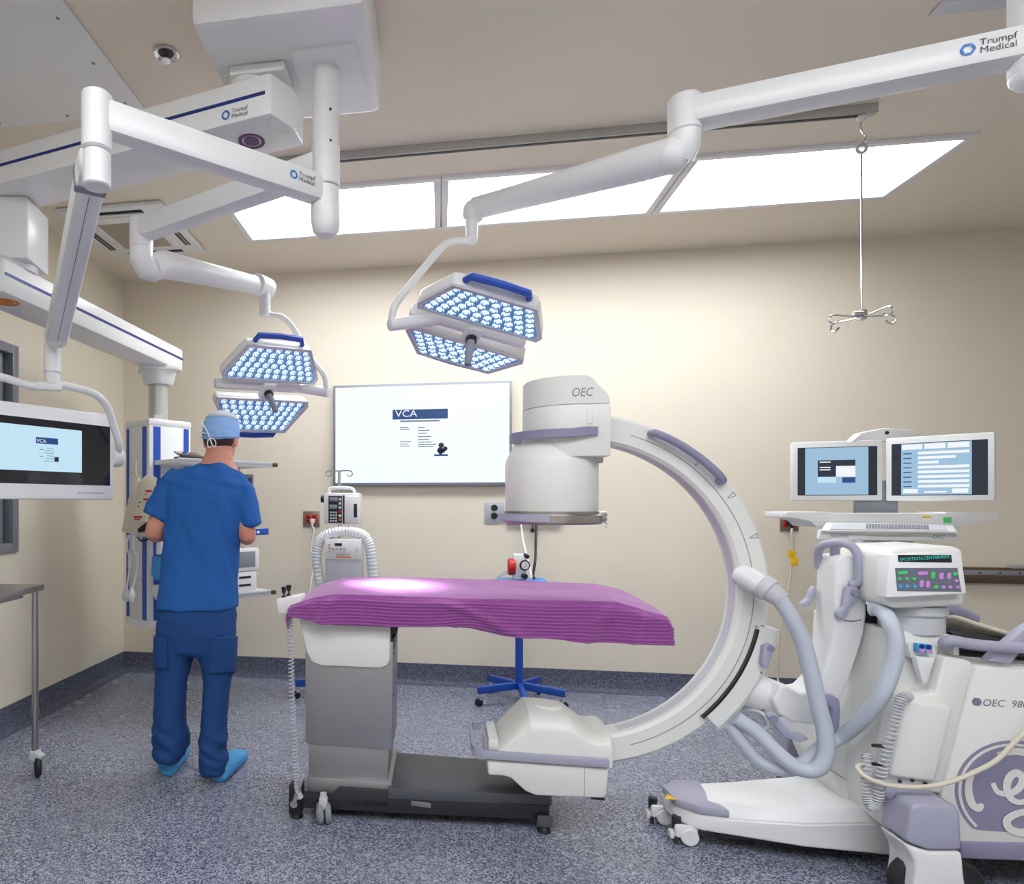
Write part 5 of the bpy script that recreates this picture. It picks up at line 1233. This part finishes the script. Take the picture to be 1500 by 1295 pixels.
obj('neck', B().box(V((mc_c.x, mc_c.y, (zl0 + EYE - .12) / 2 + .04)), (.17, .06, .26), M.Rotation(-.35, 3, 'Z'), .006), 'grey', mc)
# bar handle, keyboard
Dk = 3.05
P = lambda L, dd: [pd(a, b_, dd) for a, b_ in L]
bh = obj('bar_handle', B().prism(P([(1153, 750), (1222, 750), (1222, 752), (1385, 752), (1385, 750), (1462, 752), (1462, 762), (1432, 766), (1418, 768), (1406, 772), (1196, 772), (1188, 764), (1170, 760), (1153, 758)], Dk), FW * .16, .008), 'white', mc)
obj('label', B().prism(P([(1352, 756), (1364, 756), (1364, 759), (1352, 759)], Dk - .001), FW * .002), 'yellow', bh)
obj('power_button', B().prism(P([(1383, 758), (1394, 758), (1394, 766), (1383, 766)], Dk - .004), FW * .006, .001), 'green', bh)
kz = [pd(1200, 790, 2.90), pd(1403, 792, 2.90), pd(1400, 779, 2.90), pd(1208, 777, 2.90)]
kt = pd(1207, 764, 3.03); 
kbd = obj('keyboard_tray', B().prism(P([(1200, 790), (1402, 794), (1402, 778), (1202, 776)], 2.92), FW * .02, .006).prism([pd(1202, 777, 2.92), pd(1402, 779, 2.92), pd(1396, 768, 3.05), pd(1210, 764, 3.05)], -UP * .03, .004), 'white', mc)
ka, kb_, kc_, kd_ = pd(1216, 775.5, 2.93), pd(1388, 777.5, 2.93), pd(1385, 769.5, 3.03), pd(1220, 767, 3.03)
nk = (kb_ - ka).cross(kd_ - ka).normalized()
obj('key_field', B().prism([p + nk * .002 for p in (ka, kb_, kc_, kd_)], -nk * .002), 'shade', kbd)
kk = B()
for r_ in range(4):
    for k in range(22):
        u0 = .30 + k * .025; v0 = .15 + r_ * .19
        f = lambda u, v: ka.lerp(kb_, u).lerp(kd_.lerp(kc_, u), v)
        kk.prism([f(u0, v0) + nk * .0025, f(u0 + .018, v0) + nk * .0025, f(u0 + .018, v0 + .13) + nk * .0025, f(u0, v0 + .13) + nk * .0025], nk * .003)
obj('keys', kk, 'grey', kbd, kind='stuff')
text('OEC', pd(1366, 789, 2.918), RT, UP, .016, 'inkg', kbd, .06, shear=.2); text('Neurovasc', pd(1216, 786.5, 2.918), RT, UP, .014, 'inkg', kbd, .085, shear=.2)
obj('tray_arm', B().bar(pd(1300, 776, 3.05) - UP * .03, pd(1300, 775, 3.4) - UP * .05, .2, .04, .006), 'shade', mc)
# cart body and casters
cb0 = V((2.16, 3.59, 0))
bod = obj('cart_body', B().box(cb0 + UP * .55, (.29, .28, .80), M.Rotation(.05, 3, 'Z'), .015), 'shell', mc)
obj('column', B().box(cb0 + UP * 1.05, (.16, .12, .30), None, .008), 'shade', mc)
for k in range(3): obj('drawer', B().box(cb0 + V((0, -.142, .35 + .22 * k)), (.25, .015, .19), M.Rotation(.05, 3, 'Z'), .006), 'white', bod)
for sx_ in (-1, 1):
    for sy_ in (-1, 1):
        c_ = cb0 + V((sx_ * .11, sy_ * .10, 0)); fk = obj('caster', B().box(c_ + UP * .12, (.04, .05, .08), None, .008), 'grey', mc)
        obj('wheel', B().lathe(c_ + UP * .05, [(0, -.014), (.04, -.014), (.05, -.008), (.05, .008), (.04, .014), (0, .014)], frame_of(V((1, 0, 0))), 20), 'rubber', fk)
# ================================================================ person in blue scrubs, seen from behind
PD = 3.10
def ppt(px_, y_, dz=0.0):                      # picture point at the person's depth, moved dz further away
    p = pd(px_, y_, PD); return p + FW * dz
def ering(y_, l, r, dz=0.0, hd=.12, n=28, pw=2.4, tilt=0.0):
    a = ppt(l, y_); b = ppt(r, y_); c = (a + b) / 2; w_ = (b - a).length / 2; out = []
    for k in range(n):
        t_ = 2 * math.pi * k / n; ct, st = math.cos(t_), math.sin(t_)
        x = math.copysign(abs(ct) ** (2 / pw), ct) * w_; d = math.copysign(abs(st) ** (2 / pw), st) * hd
        out.append(c + RT * x + FW * (d + dz) + UP * (tilt * d))
    return out
def tube_rings(b, pts, rs, n=16, flat=1.0): return b.tube(pts, rs, n, 0, True, False, flat)
def remeshed(b, voxel, smooth=6, wr=None):
    me = b.mesh('tmp'); o = bpy.data.objects.new('tmp', me); COL.objects.link(o)
    m = o.modifiers.new('r', 'REMESH'); m.mode = 'VOXEL'; m.voxel_size = voxel
    s_ = o.modifiers.new('s', 'SMOOTH'); s_.factor = .5; s_.iterations = smooth
    bpy.context.view_layer.update()
    me2 = bpy.data.meshes.new_from_object(o.evaluated_get(bpy.context.evaluated_depsgraph_get()))
    bpy.data.objects.remove(o); bpy.data.meshes.remove(me)
    if wr:
        me2.update(); ns = [v.normal.copy() for v in me2.vertices]
        for v, nn_ in zip(me2.vertices, ns): v.co += nn_ * wr(v.co)
    return me2
fl = pz(246, 1136, 0); fr2 = pz(321, 1145, 0)
person = thing('person', 'person in blue scrubs and light blue cap standing with back to the viewer', 'person', ((fl.x + fr2.x) / 2, (fl.y + fr2.y) / 2, 0))
S_ = PD / FPX
# ---- body: head, neck, trunk core, arms, hands, legs as one surface
b = B()
hc_ = ppt(323, 640, .02); yaw_h = YAW - .22
HR = M.Rotation(yaw_h, 3, 'Z') @ M.Rotation(-.12, 3, 'X')
def hp3(x, y, z): return hc_ + HR @ V((x, y, z))
b.ball(hp3(0, .0, .025), (.076, .094, .095), 24, 0, HR); b.ball(hp3(0, .030, -.045), (.058, .066, .078), 20, 0, HR)
b.ball(hp3(0, .078, -.085), (.028, .022, .022), 14, 0, HR)                    # chin
b.tube([hp3(0, .092, .010), hp3(0, .106, -.018), hp3(0, .112, -.036)], [.010, .014, .016], 12)   # nose
b.ball(hp3(0, .088, -.062), (.026, .012, .010), 12, 0, HR)                    # lips
for s_ in (-1, 1):
    b.ball(hp3(s_ * .032, .086, .014), (.017, .010, .010), 10, 0, HR)         # eyes / brow
    b.ball(hp3(s_ * .078, -.006, -.022), (.010, .021, .033), 12, 0, HR); b.ball(hp3(s_ * .083, -.014, -.010), (.006, .014, .018), 10, 0, HR)
b.loft([ering(y_, l, r, dz, hd, 20, 2.0) for y_, l, r, dz, hd in ((645, 303, 341, .0, .062), (662, 302, 340, -.005, .060), (676, 296, 342, -.01, .062), (690, 278, 352, -.01, .078), (716, 258, 350, -.01, .09), (800, 256, 336, 0, .09), (880, 250, 330, 0, .1), (930, 244, 332, 0, .09))])
def limb(pts, rs): b.tube(smooth_path(pts, 4), [lerp_tab(list(zip(range(0, 4 * len(rs), 4), rs)), i) for i in range(4 * (len(pts) - 1) + 1)], 16)
Lsh, Lel, Lwr = ppt(262, 706, -.01), ppt(228, 779, -.03), ppt(262, 781, .22)
Rsh, Rel, Rwr = ppt(349, 710, -.01), ppt(363, 784, -.02), ppt(338, 776, .23)
for sh_, el, wr_ in ((Lsh, Lel, Lwr), (Rsh, Rel, Rwr)):
    limb([sh_, sh_.lerp(el, .5), el, el.lerp(wr_, .35), wr_], [.055, .049, .043, .042, .028])
    fd = (wr_ - el).normalized(); sd = fd.cross(UP).normalized(); sgn = 1 if sh_ is Lsh else -1
    pal = wr_ + fd * .055 - UP * .004
    b.box(pal, (.075, .030, .085), frame_of(fd), .010)
    for k in range(4):
        o_ = pal + sd * (.028 - .0187 * k) + fd * .036; L = (.062, .074, .070, .054)[k]
        b.tube([o_, o_ + fd * L * .45 - UP * .006, o_ + fd * L * .8 - UP * .026, o_ + fd * L * .9 - UP * .042], [.0095, .0092, .0085, .0075], 8)
    th = pal - fd * .03 + sd * (.034 * sgn)
    b.tube([th, th + sd * .020 * sgn + fd * .026 - UP * .008, th + sd * .016 * sgn + fd * .056 - UP * .018], [.013, .011, .009], 8)
for cx0, cx1, kx, ax_, ay in ((262, 252, 250, 246, 1118), (318, 316, 314, 318, 1128)):
    limb([ppt(cx0, 925, 0), ppt(cx1, 980, -.01), ppt(kx, 1020, 0), ppt(kx, 1060, -.015), ppt(ax_, ay - 8, .0)], [.072, .060, .050, .046, .036])
for fx, rot in ((fl, -.05), (fr2, -.24)):
    fd = (M.Rotation(rot, 3, 'Z') @ FW); b.tube([fx + UP * .05 - fd * .0, fx + UP * .045 + fd * .06, fx + UP * .035 + fd * .15, fx + UP * .03 + fd * .22], [.038, .042, .034, .024], 14)
obj('body', remeshed(b, .0065, 4), 'skin', person, 180)
# ---- hair below the cap
b = B(); b.ball(hp3(0, -.014, .0), (.0795, .088, .085), 24, 0, HR)
b2 = B()
for i in range(0, len(b.f)):
    f_ = b.f[i]; c_ = sum((b.v[k] for k in f_), V()) / len(f_); l_ = HR.inverted() @ (c_ - hc_)
    if l_.y < .035 and l_.z > -.062 - .35 * max(0, -l_.y - .02) * 0: b2.f.append(f_)
b2.v = b.v; b2.m = [0] * len(b2.f)
obj('hair', b2, 'hair', person, 180)
# ---- cap
def capw_(co): return .0035 * noise.noise(co * 38) + .002 * noise.noise(co * 90)
b = B(); rg_ = []
for z_, rx, ryy, dy in ((-.012, .083, .097, -.004), (.0, .0855, .100, -.004), (.02, .0875, .102, -.004), (.05, .0865, .101, -.004), (.08, .079, .094, -.002), (.104, .064, .077, 0), (.120, .040, .050, 0), (.126, .012, .014, 0)):
    rg_.append([hp3(rx * math.cos(a), dy + ryy * math.sin(a), z_ + .020 * math.sin(a) * 1.0 * (1 if z_ < .03 else .4)) for a in [2 * math.pi * k / 36 for k in range(36)]])
b.loft(rg_, 0, True); 
cap = obj('cap', remeshed(b, .006, 3, capw_), 'cap', person, 180)
b = B(); tr = [[hp3(rx * math.cos(a), .004 + ry_ * math.sin(a), z_) for a in [2 * math.pi * k / 30 for k in range(30)]] for z_, rx, ry_ in ((.086, .079, .094), (.104, .069, .082), (.118, .052, .062), (.128, .028, .034), (.131, .006, .008))]
obj('cap_top', b.loft(tr), 'capw', cap, 180)
band = [hp3(.0865 * math.cos(a), -.004 + .101 * math.sin(a), .000 + .020 * math.sin(a)) for a in [2 * math.pi * k / 40 for k in range(40)]]
obj('cap_band', B().tube(band, .0045, 8, 0, False, True), 'cap', cap)
k0 = hp3(-.018, -.104, .004)
b = B().tube(smooth_path([ppt(300, 622, -.075), ppt(307, 632, -.085), ppt(311, 640, -.09), ppt(316, 654, -.09), ppt(320, 657, -.09), ppt(321, 650, -.09), ppt(316, 645, -.09), ppt(310, 648, -.09), ppt(310, 656, -.09), ppt(314, 658, -.09)], 4), .0045, 6, 0, True, False, .6)
b.tube(smooth_path([ppt(311, 638, -.088), ppt(300, 636, -.06), ppt(292, 633, -.04)], 4), .0055, 6, 0, True, False, .6)
obj('cap_tie', b, 'tie', cap)
# ---- scrub top
b = B()
b.loft([ering(y_, l, r, dz, hd, 32, pw) for y_, l, r, dz, hd, pw in ((681, 290, 337, -.01, .070, 2.2), (686, 272, 350, -.01, .085, 2.2), (694, 254, 358, -.01, .098, 2.4), (706, 247, 361, -.01, .112, 2.5), (730, 246, 360, -.01, .124, 2.5), (764, 246, 356, -.005, .126, 2.5), (800, 241, 352, 0, .124, 2.5), (840, 237, 350, 0, .126, 2.5), (890, 231, 348, 0, .132, 2.6))])
def sl(pts, rs): b.tube(smooth_path(pts, 4), [lerp_tab(list(zip(range(0, 4 * len(rs), 4), rs)), i) for i in range(4 * (len(pts) - 1) + 1)], 20)
sl([ppt(266, 703, -.01), ppt(252, 716, -.015), ppt(240, 738, -.02), ppt(231, 758, -.03)], [.062, .066, .066, .067])
sl([ppt(346, 706, -.01), ppt(356, 724, -.015), ppt(363, 745, -.02), ppt(368, 770, -.02)], [.060, .062, .060, .058])
def wr_top(co):
    p = co; v = .014 * noise.noise(V((p.x * 9, p.y * 5, p.z * 2.6))) + .008 * noise.noise(V((p.x * 20 + p.z * 6, p.y * 9, p.z * 6))) 
    d = (p - ppt(345, 830, -.12)); v += -.010 * math.exp(-((d.dot(RT) + .25 * d.z) / .018) ** 2) * math.exp(-(d.z / .22) ** 2)
    d = (p - ppt(262, 790, -.12)); v += -.008 * math.exp(-((d.dot(RT) - .35 * d.z) / .016) ** 2) * math.exp(-(d.z / .16) ** 2)
    z_ = (737 - 700) * S_ + EYE; v += .004 * math.sin((p.z + .3 * p.x) * 90) * math.exp(-((p.z - z_ + .03) / .04) ** 2)
    return v
obj('scrub_top', remeshed(b, .009, 5, wr_top), 'scrub', person, 180)
nk_ = [ppt(313 + 25 * math.cos(a), 682 - 1.0 * math.sin(a), 0) + FW * (.074 * math.sin(a) - .01) for a in [2 * math.pi * k / 32 for k in range(32)]]
obj('collar', B().tube(nk_, .006, 8, 0, False, True), 'scrub', person)
# ---- trousers
b = B()
b.loft([ering(y_, l, r, dz, hd, 30, 2.5) for y_, l, r, dz, hd in ((880, 236, 343, 0, .115), (900, 232, 347, 0, .128), (925, 229, 347, 0, .130), (950, 228, 346, 0, .118), (958, 232, 342, 0, .09))])
b.loft([ering(y_, l, r, dz, hd, 24, 2.3) for y_, l, r, dz, hd in ((915, 230, 288, 0, .115), (950, 228, 287, 0, .112), (975, 228, 279, 0, .100), (1000, 227, 273, 0, .088), (1035, 226, 272, .0, .084), (1064, 225, 273, .0, .088), (1082, 224, 277, .0, .096), (1092, 229, 276, .0, .09), (1100, 224, 272, .0, .095), (1109, 227, 265, .005, .085))])
b.loft([ering(y_, l, r, dz, hd, 24, 2.3) for y_, l, r, dz, hd in ((915, 289, 346, 0, .115), (950, 288, 346, 0, .112), (975, 295, 343, -.005, .100), (1000, 298, 338, -.01, .088), (1035, 297, 335, -.015, .084), (1064, 295, 333, -.02, .088), (1084, 293, 334, -.025, .096), (1098, 291, 334, -.03, .094), (1110, 294, 336, -.035, .09), (1120, 297, 333, -.035, .085), (1127, 298, 327, -.03, .075))])
def wr_leg(co):
    p = co; low = max(0, min(1, (.34 - p.z) / .2))
    v = .011 * noise.noise(V((p.x * 14, p.y * 8, p.z * 3.2))) * (1 - low) + .019 * low * noise.noise(V((p.x * 6, p.y * 6, p.z * 26 + p.x * 14))) + .003 * noise.noise(p * 30)
    return v
trs = obj('trousers', remeshed(b, .009, 3, wr_leg), 'scrubd', person, 180)
def patch(src, l, r, y0_, y1_, off):          # a sewn-on pocket following the cloth
    me = src.data; o_ = V(src.parent.location); b = B(); idx = {}
    for p in me.polygons:
        c_ = V(p.center) + o_; rel = c_ - V((0, 0, EYE)); d_ = rel.dot(FW); u_ = PX0 + FPX * rel.dot(RT) / d_; v_ = PY0 - FPX * rel.z / d_
        if l < u_ < r and y0_ < v_ < y1_ and p.normal.dot(rel) < 0:
            q = []
            for k in p.vertices:
                if k not in idx: idx[k] = len(b.v); b.v.append(V(me.vertices[k].co) + o_ + me.vertices[k].normal * off)
                q.append(idx[k])
            b.f.append(q); b.m.append(0)
    o = obj('pocket', b, 'scrubd', src, 180); m_ = o.modifiers.new('t', 'SOLIDIFY'); m_.thickness = .004; m_.offset = -1
bpy.context.view_layer.update()
patch(trs, 307, 350, 932, 985, .005); patch(trs, 220, 246, 932, 980, .005)
# ---- shoe covers
for fx, rot in ((fl, -.02), (fr2, -.24)):
    fd = M.Rotation(rot, 3, 'Z') @ FW; sd = fd.cross(UP); rings = []
    for u_, hw, ht in ((-.062, .030, .05), (-.055, .046, .075), (-.02, .054, .095), (.05, .054, .098), (.12, .055, .085), (.19, .050, .065), (.235, .036, .048), (.245, .02, .03)):
        c_ = fx + fd * (u_ + .045); ring = []
        for k in range(18):
            a = 2 * math.pi * k / 18; z_ = math.sin(a); ring.append(c_ + sd * (math.cos(a) * hw) + UP * (max(.0, ht * .42 + z_ * ht * (.58 if z_ > 0 else .5))))
        rings.append(ring)
    b = B().loft(rings)
    me = remeshed(b, .007, 3, lambda co: .004 * noise.noise(co * 45) + .002 * noise.noise(co * 90))
    zmin = min(v.co.z for v in me.vertices)
    for v in me.vertices: v.co.z = max(0.001, v.co.z - zmin + .0005) if v.co.z < .02 else v.co.z - zmin + .0005
    obj('shoe_cover', me, 'cover', person, 180)
# ================================================================ things on the equipment tower
def shelf_pt(u, v, z): return sc + sR * u + sL * v + UP * z
dS = sR.normalized(); RS = M((dS, -nS, UP)).transposed()
zlow = .735 + .0285
# recorder with small screen on the lower shelf
c_ = shelf_pt(.68, .18, zlow)
t = thing('patient_monitor', 'white bedside recorder with a grey screen on the lowest tower shelf', 'patient monitor', c_)
hz1 = .13
obj('case', B().box(c_ + UP * .065, (.22, .17, .13), RS, .008), 'white', t)
hd1 = obj('screen_case', B().box(c_ + UP * .205 + nS * .01, (.26, .16, .15), RS, .014), 'white', t)
obj('screen', B().box(c_ + UP * .208 + nS * .09 + dS * .01, (.17, .003, .10), RS, .001), 'grey', hd1)
for z_ in (.045, .095): obj('slot', B().box(c_ + UP * z_ + nS * .086 + dS * .02, (.09, .003, .014), RS, .001), 'black', t)
# anaesthesia display behind the shoulder
c_ = shelf_pt(.74, .28, 1.30)
t = thing('display_unit', 'slim grey display with a red readout hanging under the top tower shelf', 'display', c_ - UP * .09)
obj('case', B().box(c_ + UP * .05, (.26, .05, .34), RS, .008), 'grey', t)
obj('screen', B().box(c_ + UP * .13 + nS * .026, (.22, .003, .13), RS), 'scr_dark', t)
obj('readout', B().box(c_ + UP * .10 + nS * .028 + dS * .02, (.10, .003, .035), RS), 'red', t)
for k in range(3): obj('knob', B().cyl(c_ + dS * (-.02 + .05 * k) + nS * .025 - UP * .03, c_ + dS * (-.02 + .05 * k) + nS * .045 - UP * .03, .013, None, 12, 0, .002), 'black', t)
obj('hanger', B().box(c_ + UP * .235, (.05, .03, .05), RS), 'grey', t)
# tablet lying on the top shelf
c_ = shelf_pt(.18, .12, 1.565 + .0285)
t = thing('flat_tray', 'dark green flat tray lying on the top tower shelf by the cap', 'tray', c_)
obj('base', B().box(c_ + UP * .008, (.16, .12, .016), RS, .004), 'black', t)
obj('lid', B().box(c_ + UP * .030 - nS * .02, (.15, .11, .008), RS @ M.Rotation(.35, 3, 'X'), .002), 'lcd', t)
# blood pressure cuff hanging from the shelf
cfa = thing('pressure_cuff', 'cream blood pressure cuff with printed marks hanging from the top shelf', 'pressure cuff', pd(205, 780, 3.82))
def sheet(pts, dd, th, m, nm): return obj(nm, B().prism([pd(a, b_, dd) for a, b_ in pts], FW * th, .004), m, cfa)
sheet([(199, 697), (207, 706), (205, 730), (196, 765), (190, 782), (178, 779), (180, 765), (188, 730)], 3.84, .03, 'beige', 'cuff_fold')
cf = sheet([(203, 706), (215, 695), (229, 700), (226, 716), (218, 745), (212, 770), (205, 784), (190, 781), (196, 750)], 3.80, .025, 'beige', 'cuff')
obj('strap', B().tube(smooth_path([pd(199, 676, 3.84), pd(198, 688, 3.83), pd(201, 700, 3.82)], 4), .010, 8, 0, True, False, .4), 'beige', cfa)
for (a, b_, c, d) in ((213, 718, 222, 721), (210, 730, 217, 733), (196, 756, 208, 759), (197, 760, 205, 762)): obj('print_mark', B().prism([pd(a, b_, 3.797), pd(c, b_, 3.797), pd(c, d, 3.797), pd(a, d, 3.797)], FW * .003), 'red', cf)
for (a, b_, c, d) in ((204, 735, 206, 737), (202, 741, 204, 743), (212, 724, 214, 725.5)): obj('print_mark', B().prism([pd(a, b_, 3.797), pd(c, b_, 3.797), pd(c, d, 3.797), pd(a, d, 3.797)], FW * .003), 'ink', cf)
# two inflation bulbs on tubes
for k, (x0_, xm, xb, lab) in enumerate(((186, 190, 185, 'grey rubber inflation bulb hanging on its tube at the tower corner'), (195, 201, 193, 'white rubber inflation bulb hanging on its tube in front of the tower'))):
    t = thing('inflation_bulb', lab, 'inflation bulb', pd(xb, 882, 3.84), 'inflation bulbs on the tower')
    obj('tube', B().tube(smooth_path([pd(x0_ + 2, 784, 3.84), pd(x0_, 800, 3.84), pd(xm, 820, 3.84), pd(xm - 1, 838, 3.84), pd(xb + 1, 862, 3.84)], 5), .006, 8), 'white', t)
    obj('valve', B().cyl(pd(xm + 1, 812, 3.84), pd(xm, 832, 3.84), .014, .012, 14, 0, .003), 'white', t)
    obj('bulb', B().lathe(pd(xb, 882, 3.84), [(0, 0), (.014, .003), (.024, .02), (.026, .038), (.018, .062), (.009, .082), (.006, .09), (0, .09)], None, 20), 'white' if k else 'shade', t)
# arm bracket with cable beside the left elbow
c_ = pd(212, 783, 3.78)
t = thing('instrument_holder', 'steel instrument holder with black scope head beside the left elbow', 'instrument holder', c_ - UP * .03)
obj('bracket', B().bar(pd(200, 784, 3.80), pd(236, 782, 3.80), .05, .03, .006), 'silver', t)
obj('scope_head', B().cyl(pd(203, 778, 3.77), pd(218, 768, 3.77), .014, .02, 14, 0, .003), 'black', t)
obj('cable', B().tube(smooth_path([pd(202, 786, 3.78), pd(206, 792, 3.78), pd(216, 790, 3.78), pd(224, 785, 3.78)], 5), .005, 8), 'black', t)
obj('tower_clamp', B().bar(pd(230, 783, 3.82), pd(232, 783, 3.95), .05, .03, .004), 'silver', t)
# sky-blue bin on the tower side
c_ = pd(229, 832, 3.86)
solo('tower_bin', B().prism([pd(222, 815, 3.84), pd(240, 812, 3.84), pd(240, 850, 3.84), pd(226, 850, 3.84), pd(221, 842, 3.84)], FW * .10, .008), 'skyblue', 'sky-blue plastic bin clipped to the tower beside the person', 'bin')
solo('bottle_holder', B().cyl(pd(236, 812, 3.84), pd(236, 790, 3.84), .03, .026, 18, 0, .004).cyl(pd(236, 790, 3.84), pd(236, 785, 3.84), .012, None, 12), 'white', 'small white suction bottle above the sky-blue tower bin', 'bottle')
solo('white_box', B().box(shelf_pt(.05, .30, zlow + .035), (.15, .12, .07), RS, .006), 'white', 'small white box on the lowest tower shelf left of the person', 'box')
